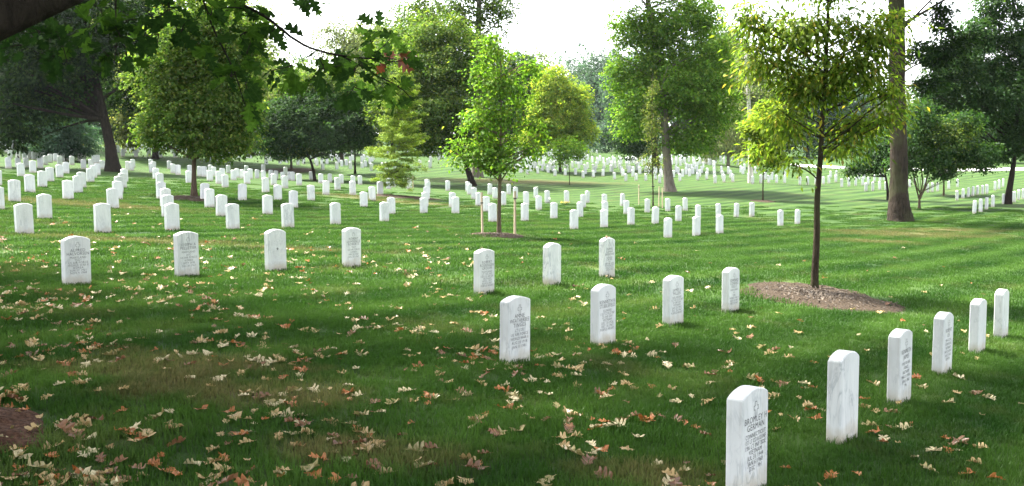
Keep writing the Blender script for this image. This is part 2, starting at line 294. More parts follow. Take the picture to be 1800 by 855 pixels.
# ------------------------------------------------------------------ object helpers
def link(o, parent=None):
    COL.objects.link(o)
    if parent is not None: o.parent = parent
    return o
def tag(o, label=None, cat=None, group=None, kind=None):
    if label: o['label'] = label
    if cat: o['category'] = cat
    if group: o['group'] = group
    if kind: o['kind'] = kind
    return o
def empty(name, loc, rz=0.0):
    o = bpy.data.objects.new(name, None); o.location = loc; o.rotation_euler = (0, 0, rz); o.empty_display_size = .2
    return link(o)
def mesh_np(name, v, faces, m=None, colors=None, smooth=False):
    """faces: an (n,k) int array of equal polygons or a list of index lists"""
    me = bpy.data.meshes.new(name)
    if isinstance(faces, np.ndarray):
        n, k = faces.shape
        me.vertices.add(len(v)); me.vertices.foreach_set('co', np.asarray(v, np.float32).ravel())
        me.loops.add(n * k); me.loops.foreach_set('vertex_index', faces.astype(np.int32).ravel())
        me.polygons.add(n); me.polygons.foreach_set('loop_start', np.arange(0, n * k, k, dtype=np.int32))
        try: me.polygons.foreach_set('loop_total', np.full(n, k, np.int32))
        except Exception: pass
        me.update(calc_edges=True)
    else:
        me.from_pydata([tuple(p) for p in v], [], faces); me.update()
    if colors is not None:
        a = me.color_attributes.new('Col', 'FLOAT_COLOR', 'POINT')
        a.data.foreach_set('color', np.c_[colors, np.ones(len(colors))].astype(np.float32).ravel())
    if smooth: me.polygons.foreach_set('use_smooth', np.ones(len(me.polygons), bool))
    if m is not None: me.materials.append(m)
    return me
def obj(name, me, parent=None, loc=(0, 0, 0)):
    o = bpy.data.objects.new(name, me); o.location = loc
    return link(o, parent)

class Geo:
    """gathers quads (and a few polygons) for one mesh"""
    def __init__(s): s.v = []; s.f = []
    def tube(s, pts, rad, sides=8, wob=0.0, cap=True):
        pts = [Vector(p) for p in pts]; n = len(pts); b0 = len(s.v)
        ref = Vector((0.31, 0.17, 0.93)).normalized()
        for i, p in enumerate(pts):
            t = (pts[min(i + 1, n - 1)] - pts[max(i - 1, 0)]).normalized()
            a = t.cross(Vector((1, 0, 0)) if abs(t.x) < .8 else Vector((0, 1, 0))).normalized()
            if i and a.dot(pa) < 0: a = -a
            if i: a = (pa - t * pa.dot(t)).normalized()
            pa = a; b = t.cross(a)
            for k in range(sides):
                th = 2 * math.pi * k / sides
                r = rad[i] * (1 + (wob * (math.sin(3 * th + i * .35) * .6 + random.uniform(-.6, .6)) if wob else 0))
                s.v.append(p + (a * math.cos(th) + b * math.sin(th)) * r)
        for i in range(n - 1):
            for k in range(sides):
                k2 = (k + 1) % sides
                s.f.append((b0 + i * sides + k, b0 + i * sides + k2, b0 + (i + 1) * sides + k2, b0 + (i + 1) * sides + k))
        if cap: s.f.append(tuple(b0 + (n - 1) * sides + k for k in range(sides)))
    def box(s, c, h, rz=0.0, taper=1.0):
        b0 = len(s.v); cs, sn = math.cos(rz), math.sin(rz)
        for dz in (-1, 1):
            for dx, dy in ((-1, -1), (1, -1), (1, 1), (-1, 1)):
                k = taper if dz > 0 else 1.0
                x, y = dx * h[0] * k, dy * h[1] * k
                s.v.append(Vector((c[0] + x * cs - y * sn, c[1] + x * sn + y * cs, c[2] + dz * h[2])))
        for q in ((0, 3, 2, 1), (4, 5, 6, 7), (0, 1, 5, 4), (1, 2, 6, 5), (2, 3, 7, 6), (3, 0, 4, 7)): s.f.append(tuple(b0 + i for i in q))
    def mesh(s, name, m, smooth=False): return mesh_np(name, s.v, s.f, m, smooth=smooth)

# ------------------------------------------------------------------ the lawn, one sheet out to the horizon, and the road beyond it
def spread(lo, hi, n, k):
    t = np.linspace(-1, 1, n); s = np.sinh(t * k) / math.sinh(k)
    return np.where(s < 0, -s * lo, s * hi)
xs = spread(-420, 420, 171, 4.2); ys = np.r_[np.linspace(-60, 3, 14), 3 + (np.sinh(np.linspace(0.03, 1, 190) * 4.2) / math.sinh(4.2)) * 560]
gx, gy = np.meshgrid(xs, ys); gz = tz(gx.ravel(), gy.ravel()) + 0.012 * np.sin(gx.ravel() * 1.7 + np.sin(gy.ravel() * .9)) * np.cos(gy.ravel() * 1.3)
nx, ny = len(xs), len(ys); ii = np.arange(nx * ny).reshape(ny, nx)
lawn = obj('lawn', mesh_np('lawn', np.c_[gx.ravel(), gy.ravel(), gz], np.stack([ii[:-1, :-1], ii[:-1, 1:], ii[1:, 1:], ii[1:, :-1]], -1).reshape(-1, 4), M['turf'], smooth=True))
tag(lawn, 'mown green lawn of the cemetery with faint mowing stripes', kind='structure')

def ribbon(name, line, width, m, lift=.02, seg=3.0):
    pts = []
    for a, b in zip(line[:-1], line[1:]):
        k = max(2, int((b - a).length / seg))
        pts += [a.lerp(b, i / k) for i in range(k)]
    pts.append(line[-1]); vs = []; fs = []
    for i, p in enumerate(pts):
        t = (pts[min(i + 1, len(pts) - 1)] - pts[max(i - 1, 0)]); t.z = 0; t.normalize(); s = Vector((-t.y, t.x, 0))
        for k in (-1, -.5, 0, .5, 1):
            q = p + s * width * .5 * k; vs.append((q.x, q.y, tz1(q.x, q.y) + lift))
        if i:
            for k in range(4): a = (i - 1) * 5 + k; fs.append((a, a + 1, a + 6, a + 5))
    return obj(name, mesh_np(name, vs, fs, m))
r0 = at(1385, 287, 122); r1 = at(1600, 288, 128); r2 = at(1830, 290, 135)
tag(ribbon('road', [Vector((r0.x, r0.y, 0)), Vector((r1.x, r1.y, 0)), Vector((r2.x + 60, r2.y, 0))], 5.0, M['concrete'], .05), 'pale cemetery road beyond the far graves at right', kind='structure')

# ------------------------------------------------------------------ headstones
HW, HT = .175, .054                      # half width, half thickness
def stone_mesh(name, rise, chip):
    """upright slab with a segmental top and eased edges; origin at ground level, foot buried"""
    sh = HS - rise; e = .007; prof = []
    prof.append((-HW, -.14)); prof.append((-HW, sh - .008))
    for k in range(9):
        x = -HW + .004 + (2 * HW - .008) * k / 8
        prof.append((x, sh + rise * (1 - (x / HW) ** 2)))
    prof.append((HW, sh - .008)); prof.append((HW, -.14))
    n = len(prof); rings = []
    for y, ins in ((-HT, e), (-HT + e, 0), (HT - e, 0), (HT, e)):
        ring = []
        for (x, z) in prof:
            zz = z - ins if z > 0 else z
            ring.append((x - math.copysign(ins, x) if abs(x) > HW * .9 else x, y, zz + (random.uniform(-chip, chip) if z > 0 else 0)))
        rings.append(ring)
    v = [p for r in rings for p in r]; f = []
    for i in range(3):
        for k in range(n - 1): f.append((i * n + k, i * n + k + 1, (i + 1) * n + k + 1, (i + 1) * n + k))
        f.append((i * n + n - 1, i * n, (i + 1) * n, (i + 1) * n + n - 1))
    f.append(tuple(range(n))[::-1]); f.append(tuple(3 * n + k for k in range(n)))
    f = [tuple(reversed(q)) for q in f]
    return mesh_np(name, v, f, M['marble'])
STONES = [stone_mesh('headstone', r, c) for r, c in ((.045, .0006), (.050, .001), (.042, .0008), (.054, .0006))]

def text_tris(s, size, x, z, wmax=None):
    cu = bpy.data.curves.new('t', 'FONT'); cu.body = s; cu.size = size; cu.align_x = 'CENTER'; cu.resolution_u = 2; cu.space_character = 1.08
    o = bpy.data.objects.new('t', cu); COL.objects.link(o)
    bpy.context.view_layer.update()
    me = o.to_mesh(); vs = np.array([v.co[:] for v in me.vertices]).reshape(-1, 3); fs = [tuple(p.vertices) for p in me.polygons]
    o.to_mesh_clear(); bpy.data.objects.remove(o); bpy.data.curves.remove(cu)
    if len(vs) == 0: return [], []
    w = vs[:, 0].max() - vs[:, 0].min()
    k = min(1.0, (wmax or .30) / w) if w > 0 else 1
    return [(a[0] * k + x, -HT - .0012, a[1] + z) for a in vs], fs

def inscription(parent, names, lines, m, top=.455, star=False, dn=.047, dl=.037):
    v, f = [], []
    def put(s, size, z):
        a, b = text_tris(s, size, 0, z, .30 if size > .045 else .275); k = len(v); v.extend(a); f.extend(tuple(i + k for i in q) for q in b)
    z = top
    for s in names: put(s, .056, z); z -= dn
    if star: z -= .052
    z -= .001
    for s in lines: put(s, .040, z); z -= dl
    o = obj('inscription', mesh_np('inscription', v, f, m), parent)
    return o
def outline_cross(parent, m, z=.535, s=1.0):
    """outlined Latin cross emblem as an open ring of strokes"""
    P = [(-.012, -.052), (.012, -.052), (.012, -.006), (.030, -.006), (.030, .018), (.012, .018), (.012, .044), (-.012, .044), (-.012, .018), (-.030, .018), (-.030, -.006), (-.012, -.006)]
    v, f = [], []; t = .0038
    for k in range(len(P)):
        a, b = Vector(P[k]) * s, Vector(P[(k + 1) % len(P)]) * s; d = (b - a).normalized(); q = Vector((-d.y, d.x)) * t * .5; e = d * t * .5
        i = len(v)
        for p in (a - e - q, b + e - q, b + e + q, a - e + q): v.append((p.x, -HT - .0012 - .0001 * (k % 2), p.y + z))
        f.append((i, i + 1, i + 2, i + 3))
    return obj('cross_emblem', mesh_np('cross_emblem', v, f, m), parent)
def star_emblem(parent, m, z):
    v = []; 
    for k in range(10):
        r = .030 if k % 2 == 0 else .011; th = math.pi / 2 + k * math.pi / 5
        v.append((r * math.cos(th), -HT - .0012, z + r * math.sin(th)))
    return obj('star_emblem', mesh_np('star_emblem', v, [tuple(range(10))], m), parent)
FAINT = {}
def faint_inscription(parent, seed, m):
    """worn lettering too small to read: rows of short strokes"""
    if seed not in FAINT:
        r = random.Random(seed); v, f = [], []; z = .47
        for ln in range(8):
            w = r.uniform(.07, .125); x = -w; h = .021 if ln < 3 else .016
            while x < w:
                lw = r.uniform(.008, .014); i = len(v)
                for a, b in ((x, z), (x + lw * .35, z), (x + lw * .35, z + h), (x, z + h)): v.append((a, -HT - .0012, b))
                f.append((i, i + 1, i + 2, i + 3)); i = len(v)
                zz = z + r.choice((0, h * .5, h * .8))
                for a, b in ((x + lw * .35, zz), (x + lw, zz), (x + lw, zz + h * .2), (x + lw * .35, zz + h * .2)): v.append((a, -HT - .0012, b))
                f.append((i, i + 1, i + 2, i + 3))
                x += lw + r.choice((.004, .004, .004, .016))
            z -= .042 if ln < 3 else .036
        FAINT[seed] = mesh_np('inscription', v, f, m)
    return obj('inscription', FAINT[seed], parent)

TH = math.pi / 2 - ROWA
def place_stone(px, py, h, k, big=False):
    p = ground_at(px, py, F * HS / h)
    o = obj('headstone', STONES[k % 4], None, p)
    jr = .35 if big else 1.0
    o.rotation_euler = (math.radians(random.gauss(0, .8 * jr)), math.radians(random.gauss(0, .8 * jr)), TH + math.radians(random.gauss(0, 1.6 * jr)))
    dep = p.y * math.cos(PITCH) - (p.z - EYE) * math.sin(PITCH)
    sc = min(1.07, max(.93, h * dep / F / HS)); o.scale = (1, 1, sc)
    return o

LET, FNT = M['lettering'], M['faint_lettering']
NEAR_INFO = [
 ('nearest marble headstone, grey veined, outlined cross, cut off by the lower right edge', ['BROMLEY H', 'GERMAN'], ['CONNECTICUT', '1ST LT CO A 83 INF', '196 LT INF BDE', 'VIETNAM', 'JUL 31 1944', 'JAN 6 1968', 'DSC   PH'], 0),
 ('plain marble headstone second from the bottom in the right-hand row, no visible lettering', None, None, 0),
 ('streaky grey veined marble headstone third from the bottom in the right-hand row', ['KENNETH', 'JAMES'], ['MAJ US AIR', 'FORCE', 'VIETNAM', 'MAR 31 1934', 'JAN 5 1968', 'PH'], 0),
 ('veined marble headstone fourth from the bottom in the right-hand row', ['ROBERT', 'LEE'], ['SP 4 CO B', '25 INF DIV', 'VIETNAM', 'MAY 24 1947', 'JAN 2 1968', 'BSM PH'], 0),
 ('blank looking marble headstone fifth from the bottom in the right-hand row', None, None, 0),
 ('farthest marble headstone of the right-hand row, nearest the right edge', None, None, 0),
 ('white marble headstone with bold cross and eight lines, alone at lower centre among leaves', ['ANNE', 'WEATHERBEE', 'TINGES'], ['LT COL', 'US AIR FORCE', 'WORLD WAR II', 'AUG 20 1918', 'JAN 11 1981'], 0),
 ('white headstone with outlined cross, second in the centre row leading to the mulch bed', ['KENNETH R', 'STUBBLEFIELD'], ['ILLINOIS', '1 SGT CO B 27 INF', '25 INF DIV', 'VIETNAM', 'DEC 20 1926', 'DEC 18 1967', 'PURPLE HEART'], 0),
 ('white headstone with outlined cross, third in the centre row leading to the mulch bed', ['JAMES L', 'MILLER'], ['DELAWARE', '1 LT HQ CO 35 INF', '25 INF DIV', 'VIETNAM', 'JAN 25 1943', 'DEC 26 1967', 'PURPLE HEART'], 0),
 ('white headstone standing beside the left end of the big mulch bed', ['EDWARD', 'CONRAD', 'KELLY'], ['MARYLAND', 'A1', 'USN', 'WORLD WAR II', 'NOV 23 1907', 'DEC 29 1967'], 0),
 ('white headstone with cross and ten lines below the staked maple, left of a plain one', ['ROBERT', 'ROEBENGEN', 'GROOM'], ['MARYLAND', 'LT COL INF', '2 BDE 101 ABN DIV', 'VIETNAM', 'APR 6 1927', 'NOV 8 1967', 'PURPLE HEART'], 0),
 ('white headstone with grey stained, blank looking top between two lettered ones', None, None, 0),
 ('white lettered headstone with a small brown pebble pile on its top', ['FRANK', 'LAMAR', 'BARROWS'], ['GEORGIA', 'CAPTAIN', 'US', 'ARMY AIR CORPS', 'WORLD WAR II', 'DEC 11 1918', 'DEC 8 1967'], 0),
 ('grey faced headstone with cross, leftmost of the four in front at left', ['ALFRED', 'HALVORSEN'], ['MARYLAND', 'TSGT', 'US AIR FORCE', 'WORLD WAR II', 'KOREA', 'JUN 17 1921', 'NOV 4 1968'], 0),
 ('headstone with cross, second from the left of the four in front at left', ['JOSEPH A', 'PELLETIER'], ['MARYLAND', 'A1C', 'US AIR FORCE', 'KOREA', 'SEP 9 1930', 'DEC 30 1967'], 0),
 ('headstone bearing a five pointed star below the cross, third of four at left', ['LARRY E', 'SMEDLEY'], ['MEDAL OF HONOR', 'FLORIDA', 'CPL', 'US MARINE CORPS', 'VIETNAM', 'MAR 4 1949', 'DEC 21 1967', 'PURPLE HEART'], 1),
 ('headstone with cross, rightmost of the four in front at left, left of bare lawn', ['ROBERT', 'LAWRENCE', 'ROBERTS'], ['TSGT', 'US AIR FORCE', 'KOREA', 'APR 20 1931', 'DEC 20 1967'], 0)]
near_obj = []
for i, (s, inf) in enumerate(zip(NEAR, NEAR_INFO)):
    o = place_stone(*s, i, True); near_obj.append(o)
    tag(o, inf[0], 'headstone', 'white marble headstones')
    if inf[1]:
        star = bool(inf[3])
        outline_cross(o, LET if not star else FNT)
        inscription(o, inf[1], inf[2], LET if not star else FNT, star=star, dn=.045 if len(inf[2]) > 6 or len(inf[1]) > 2 else .05, dl=(.0285 if star else .034) if len(inf[2]) > 6 or star else .040)
        if star: star_emblem(o, LET, .35)

LANDMARKS = [('thick dark trunk at far left', 200, 303), ('small round tree with brown trunk', 341, 345), ('dark tree with leaning black trunk', 552, 315), ('yellow-green conifer', 697, 343),
             ('staked young maple', 877, 413), ('thin staked sapling right of centre', 1148, 362), ('slim mulched tree at right', 1434, 440), ('thick grey trunk at right', 1582, 388), ('dark tree at the right edge', 1772, 358)]
ORD = ['nearest', 'second nearest', 'third nearest', 'fourth nearest', 'fifth nearest', 'sixth nearest', 'seventh nearest', 'eighth nearest', 'ninth nearest', 'tenth nearest', 'eleventh nearest', 'twelfth nearest']
ORD += [w + ' nearest' for w in ('13th', '14th', '15th', '16th', '17th', '18th', '19th', '20th', '21st', '22nd', '23rd', '24th', '25th', '26th', '27th', '28th', '29th', '30th', '31st', '32nd', '33rd', '34th', '35th', '36th', '37th', '38th', '39th', '40th')]
assign = {}
for i, s in enumerate(MID):
    j = min(range(len(LANDMARKS)), key=lambda k: math.hypot(s[0] - LANDMARKS[k][1], 1.6 * (s[1] - LANDMARKS[k][2])))
    side = 'left' if s[0] < LANDMARKS[j][1] else 'right'
    assign.setdefault((j, side), []).append((math.hypot(s[0] - LANDMARKS[j][1], s[1] - LANDMARKS[j][2]), i))
lab = {}
for (j, side), L in assign.items():
    for r, (_, i) in enumerate(sorted(L)): lab[i] = 'white headstone, %s on the %s side of the %s' % (ORD[r], side, LANDMARKS[j][0])
LETTERED = {(43.5, 412), (79, 385.6), (303, 406), (295.5, 382.5), (409.7, 404), (506.5, 400.6), (516, 365.6), (590, 395.6), (675.6, 391), (866, 391), (922.6, 389.4), (1174, 419)}
for i, s in enumerate(MID):
    o = place_stone(*s, i); tag(o, lab[i], 'headstone', 'white marble headstones')
    if (s[0], s[1]) in LETTERED: outline_cross(o, FNT); faint_inscription(o, i % 4, FNT)
# the far field: the largest of the rest as things, the smallest joined
far = sorted(FAR, key=lambda s: -s[2]); n_single = 296 - len(NEAR) - len(MID)
def far_label(s):
    if s[0] < 230: return 'small far white headstone on the rise beyond the thick dark trunk', 'far headstones on the left rise'
    if s[0] < 700: return 'tiny far white headstone under the trees at left of centre', 'far headstones left of centre'
    if s[0] < 1170: return 'tiny far white headstone in the crowded field beyond the yellow tree', 'far headstones in the centre field'
    if s[0] < 1430: return 'tiny far white headstone right of the tall grey trunk', 'far headstones right of the tall trunk'
    return 'tiny far white headstone between the slim mulched tree and the thick trunk', 'far headstones at right'
for i, s in enumerate(far[:n_single]):
    o = place_stone(*s, i); l, g = far_label(s); tag(o, l, 'headstone', g)
rest = list(far[n_single:])
for _ in range(250):                    # more rows too far to tell apart
    a = random.choice(((545, 785, 258, 279, 8), (905, 1045, 262, 282, 8), (1050, 1300, 279, 292, 9.5), (1060, 1310, 284, 312, 11.3), (905, 1060, 282, 304, 10.8), (205, 330, 250, 270, 10.5), (0, 60, 240, 262, 10.5), (360, 520, 266, 282, 9.5)))
    y = random.uniform(a[2], a[3]); rest.append((random.uniform(a[0], a[1]), y, a[4] * (1 + .016 * (y - a[3]))))
base = STONES[0]; bv = np.array([v.co[:] for v in base.vertices]); bf = [tuple(p.vertices) for p in base.polygons]; vs, fs = [], []
for s in rest:
    p = ground_at(s[0], s[1], F * HS / s[2]); a = TH + random.gauss(0, .03); c, n_ = math.cos(a), math.sin(a); k = len(vs)
    vs += [(p.x + x * c - y * n_, p.y + x * n_ + y * c, p.z + z) for x, y, z in bv]; fs += [tuple(i + k for i in q) for q in bf]
tag(obj('distant_headstones', mesh_np('distant_headstones', vs, fs, M['marble'])), 'mass of tiny white headstones in the farthest rows under the trees', 'headstones', kind='stuff')

# ------------------------------------------------------------------ trees
def unit(a): return a / (np.linalg.norm(a, axis=-1, keepdims=True) + 1e-9)
def leaf_cards(C, axis, nrm, L, Wd, fold=.25):
    """folded diamond leaves: base, left, tip, right"""
    axis = unit(axis); side = unit(np.cross(axis, nrm)); nrm = np.cross(side, axis)
    b = C - axis * (L * .5)[:, None]; t = C + axis * (L * .5)[:, None]
    m = C - axis * (L * .06)[:, None]
    l = m - side * (Wd * .5)[:, None] + nrm * (Wd * fold)[:, None]; r = m + side * (Wd * .5)[:, None] + nrm * (Wd * fold)[:, None]
    v = np.stack([b, r, t, l], 1).reshape(-1, 3)
    n = len(C); return v, np.arange(4 * n).reshape(n, 4)

def leaf_colors(n, palette, wts, g, per=4):
    pal = np.array(palette); k = g.choice(len(pal), n, p=np.array(wts) / sum(wts))
    c = pal[k] * g.uniform(.75, 1.25, (n, 1)) * g.uniform(.93, 1.07, (n, 3))
    return np.repeat(c, per, 0)

class Crown:
    def __init__(s, seed): s.g = np.random.default_rng(seed); s.C = []; s.A = []; s.N = []; s.L = []; s.W = []; s.col = []; s.cl = []
    def lobe(s, c, r, clumps, per, cr, L, Wd, pal, wts, droop=.4, shell=.45, flat=.55, up=.9):
        g = s.g; c = np.array(c); r = np.array(r)
        d = unit(g.normal(size=(clumps, 3))); rad = g.uniform(0, 1, (clumps, 1)) ** shell
        cc = c + d * rad * r * g.uniform(.82, 1.1, (clumps, 1))
        s.cl.append(cc)
        # each clump leans towards one colour, as sprays of one twig do
        for k in range(clumps):
            n = max(4, int(per * g.uniform(.55, 1.45))); R = cr * g.uniform(.65, 1.35)
            o = g.normal(size=(n, 3)) * np.array([R, R, R * flat]) * .55
            o[:, 2] -= .25 * (o[:, 0] ** 2 + o[:, 1] ** 2) / max(R, .01)
            ax = unit(o + 1e-3) * .8 + d[k] * .5 + np.array([0, 0, -droop]) + g.normal(size=(n, 3)) * .35
            nr = np.array([0, 0, up]) + d[k] * .45 + g.normal(size=(n, 3)) * .42
            s.C.append(cc[k] + o); s.A.append(ax); s.N.append(nr)
            s.L.append(L * g.uniform(.7, 1.25, n)); s.W.append(Wd * g.uniform(.75, 1.2, n))
            w = np.array(wts, float) * g.uniform(.3, 1.9, len(wts)); s.col.append(leaf_colors(n, pal, w, g) * g.uniform(.68, 1.32))
    def mesh(s, name, m):
        v, f = leaf_cards(np.concatenate(s.C), np.concatenate(s.A), np.concatenate(s.N), np.concatenate(s.L), np.concatenate(s.W))
        return mesh_np(name, v, f, m, np.concatenate(s.col))

def limb(G, a, b, r0, r1, sag, g, sides=5, n=6):
    a, b = Vector(a), Vector(b); d = b - a; pts = []; rad = []
    j = Vector(g.normal(size=3)) * d.length * .06
    for i in range(n + 1):
        t = i / n; p = a + d * t + Vector((0, 0, sag * d.length * (t - t * t))) + j * math.sin(math.pi * t)
        pts.append(p); rad.append(r0 + (r1 - r0) * t ** .7)
    G.tube(pts, rad, sides)

PAL = {
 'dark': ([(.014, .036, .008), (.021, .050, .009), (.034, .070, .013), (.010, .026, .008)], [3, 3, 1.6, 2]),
 'deep': ([(.020, .056, .013), (.032, .078, .016), (.048, .100, .020)], [3, 3, 1.5]),
 'mid': ([(.036, .080, .010), (.064, .120, .015), (.105, .168, .023), (.16, .20, .03)], [2, 3, 2.2, .8]),
 'round': ([(.046, .100, .013), (.076, .148, .020), (.125, .195, .030), (.18, .225, .04)], [2, 3, 2.4, 1]),
 'olive': ([(.055, .088, .016), (.085, .120, .024), (.125, .155, .035), (.16, .17, .05)], [2, 3, 2.2, 1]),
 'maple': ([(.060, .140, .012), (.100, .205, .018), (.140, .255, .026), (.21, .29, .035)], [2, 3, 2.4, .6]),
 'yellow': ([(.12, .22, .02), (.19, .29, .028), (.27, .35, .032), (.38, .40, .035)], [2, 3, 2, .8]),
 'gold': ([(.098, .168, .016), (.150, .228, .024), (.205, .265, .032), (.27, .23, .034), (.062, .115, .013)], [3, 3, 2.2, .6, 2]),
 'pale': ([(.09, .13, .045), (.13, .17, .06), (.17, .20, .075)], [2, 3, 2]),
 'haze_blue': ([(.028, .060, .040), (.040, .080, .052), (.055, .098, .060)], [2, 3, 2]),  # bluish leaf tint stands in for haze over the far woods
 'fir': ([(.022, .060, .034), (.036, .085, .045), (.05, .105, .055)], [2, 3, 2]),
 'cypress': ([(.14, .23, .018), (.20, .29, .025), (.27, .34, .035), (.09, .16, .016)], [3, 3, 1.6, 2])}

def tree(name, base, trunk, r_base, lobes, pal, label, cat='tree', group=None, seed=1, dens=1.0, per=26, cr=.5, L=.13, Wd=.085, bark='bark_grey_shaded', limbs=26,
         droop=.4, flat=.55, shell=.45, guess=None, top_r=.25, depth=1.0, lr=.10, stems=None, flare=1.35, wob=.06, sag=.12):
    """base: pixel of the trunk foot; trunk: pixels up the trunk; lobes: pixel x, y, radii (and a shift in metres away from the camera)"""
    p0 = ground_at(base[0], base[1], guess); Y = p0.y; g = np.random.default_rng(seed); px = Y / F
    t = empty(name, p0); tag(t, label, cat, group)
    G = Geo(); O = p0
    path = [p0 - Vector((0, 0, .25))] + [at(x, y, Y) for x, y in trunk]
    # smooth the trunk line
    fine = []
    for i in range(len(path) - 1):
        a, b = path[i], path[i + 1]; k = 8 if r_base > .25 else 4
        for j in range(k): fine.append(a.lerp(b, j / k))
    fine.append(path[-1])
    for _ in range(2): fine = [fine[0]] + [(fine[i - 1] + fine[i] * 2 + fine[i + 1]) / 4 for i in range(1, len(fine) - 1)] + [fine[-1]]
    n = len(fine); rad = []
    for i, p in enumerate(fine):
        h = max(0., p.z - p0.z); k = (1 - (1 - top_r) * (i / (n - 1)))
        rad.append(r_base * k * (1 + (flare - 1) * math.exp(-h / (r_base * 1.8))))
    G.tube([p - O for p in fine], rad, 22 if r_base > .25 else 12, wob)
    c = Crown(seed); P, Wt = PAL[pal] if isinstance(pal, str) else pal
    for lb in lobes:
        x, y, rx, ry = lb[:4]; dy = lb[4] if len(lb) > 4 else 0.0; pl = PAL[lb[5]] if len(lb) > 5 else (P, Wt)
        ctr = at(x, y, Y + dy); k = (Y + dy) / F
        rr = (rx * k, rx * k * depth, ry * k)
        area = (rr[0] * rr[1] + rr[0] * rr[2] + rr[1] * rr[2]) / 3 * 4 * math.pi
        nc = max(4, int(dens * area / (cr * cr * 1.1)))
        c.lobe(ctr - O, rr, nc, per * .9, cr, L * 1.34, Wd * 1.42, pl[0], pl[1], droop, shell, flat)
    cl = np.concatenate(c.cl); pick = g.permutation(len(cl))[:limbs]
    zs = [(p - O).z for p in fine]; lo = min(cl[:, 2])
    for i in pick:
        b = Vector(cl[i]); hd = math.hypot(b.x, b.y)
        want = b.z - (.35 + .4 * g.random()) * hd
        want = min(max(want, lo * .8 + .1, zs[-1] * .25), zs[-1] * .98)
        k = min(range(n), key=lambda q: abs(zs[q] - want)); a = fine[k] - O
        r0 = min(rad[k] * .6, lr * (.5 + .1 * (b - a).length))
        limb(G, a, b, r0, .012, sag, g)
    if stems:
        for st in stems:
            sp = [at(x, y, Y + st[1]) - O for x, y in st[0]]; m = len(sp)
            G.tube(sp, [st[2] * (1 - .6 * i / (m - 1)) for i in range(m)], 7, .05)
    obj('trunk', G.mesh('trunk', M[bark], True), t); obj('crown', c.mesh('crown', M['foliage']), t)
    return t, p0

# left: the big dark tree, the round one beside it, and what grows behind
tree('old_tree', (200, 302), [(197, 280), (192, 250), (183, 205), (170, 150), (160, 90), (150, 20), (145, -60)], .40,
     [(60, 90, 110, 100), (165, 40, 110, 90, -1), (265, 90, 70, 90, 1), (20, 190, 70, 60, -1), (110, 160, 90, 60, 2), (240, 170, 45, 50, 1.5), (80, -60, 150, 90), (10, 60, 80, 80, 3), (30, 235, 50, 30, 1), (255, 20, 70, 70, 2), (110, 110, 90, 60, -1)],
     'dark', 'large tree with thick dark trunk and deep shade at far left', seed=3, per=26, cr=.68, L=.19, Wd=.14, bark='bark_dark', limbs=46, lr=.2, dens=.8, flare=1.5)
tree('round_tree', (341, 346), [(341, 320), (341, 280), (342, 245), (344, 180), (345, 90)], .115,
     [(335, 205, 85, 70), (300, 130, 75, 80, .4), (395, 140, 80, 90, .3), (345, 50, 85, 70), (425, 225, 45, 45), (270, 225, 42, 40), (380, 250, 60, 30), (420, 70, 45, 50, .6)],
     'round', 'round small tree with brown trunk in a mulch patch', seed=5, per=30, cr=.34, L=.105, Wd=.075, bark='bark_brown', limbs=40, lr=.07, dens=1.0, flare=1.6)
tree('low_fir', (112, 283), [(112, 250), (112, 215), (112, 180)], .16, [(112, 248, 72, 20), (112, 225, 60, 20), (105, 200, 48, 20), (115, 262, 60, 14), (60, 215, 45, 35, 3), (112, 178, 36, 20)],
     'fir', 'low bluish evergreen in layers, left of the thick dark trunk', seed=6, per=30, cr=.6, L=.2, Wd=.07, bark='bark_dark', limbs=20, flat=.25, guess=82)
tree('pale_tree', (273, 280), [(273, 262), (272, 235), (270, 200), (268, 120)], .28, [(240, 215, 40, 40), (260, 175, 50, 50), (300, 215, 45, 40), (225, 240, 22, 20), (275, 120, 70, 60)],
     'olive', 'yellow-green tree with dark trunk behind the round small tree', seed=7, per=26, cr=.8, L=.22, Wd=.15, bark='bark_dark', limbs=24, guess=92)
tree('back_tree', (335, 278), [(335, 240), (335, 150), (335, 50), (335, -20)], .32, [(330, 90, 110, 90), (420, 60, 70, 80), (250, 60, 80, 80), (380, 150, 90, 60), (440, 160, 45, 60)],
     'pale', 'tall pale green tree behind the round small tree, upper left', seed=8, per=24, cr=.95, L=.25, Wd=.17, limbs=26, guess=95)
tree('leaning_tree', (554, 318), [(552, 305), (547, 285), (540, 268), (545, 240), (555, 200)], .13,
     [(560, 225, 85, 48), (500, 240, 60, 38), (610, 205, 55, 45), (540, 190, 70, 40), (480, 215, 45, 40), (585, 175, 40, 30, 1, 'mid'), (525, 262, 30, 14, 0, 'mid'), (640, 235, 24, 22), (570, 150, 46, 30, 1, 'mid'), (515, 150, 44, 34, 1.5, 'mid'), (620, 160, 44, 34, 1.5, 'mid')], 'deep', 'dark green tree with leaning black trunk left of centre', seed=9, per=30, cr=.5, L=.15, Wd=.10, bark='bark_dark', limbs=40, lr=.1, guess=66)
tree('yellowing_tree', (512, 300), [(512, 285), (511, 262), (508, 230)], .13, [(490, 235, 55, 42), (445, 235, 40, 40), (530, 225, 45, 45), (470, 190, 60, 40)],
     'olive', 'yellowing tree with reddish trunk in a brown mulch ring', seed=10, per=26, cr=.5, L=.15, Wd=.10, bark='bark_brown', limbs=26, guess=75)
tree('slim_tree', (624, 306), [(624, 290), (624, 262), (625, 220)], .11, [(625, 228, 34, 38), (628, 190, 40, 36), (608, 245, 22, 20), (642, 245, 20, 20)], 'deep', 'slim dark tree with straight trunk left of the yellow-green conifer', seed=12, per=28, cr=.42, L=.13, Wd=.09, bark='bark_dark', limbs=26, guess=72)
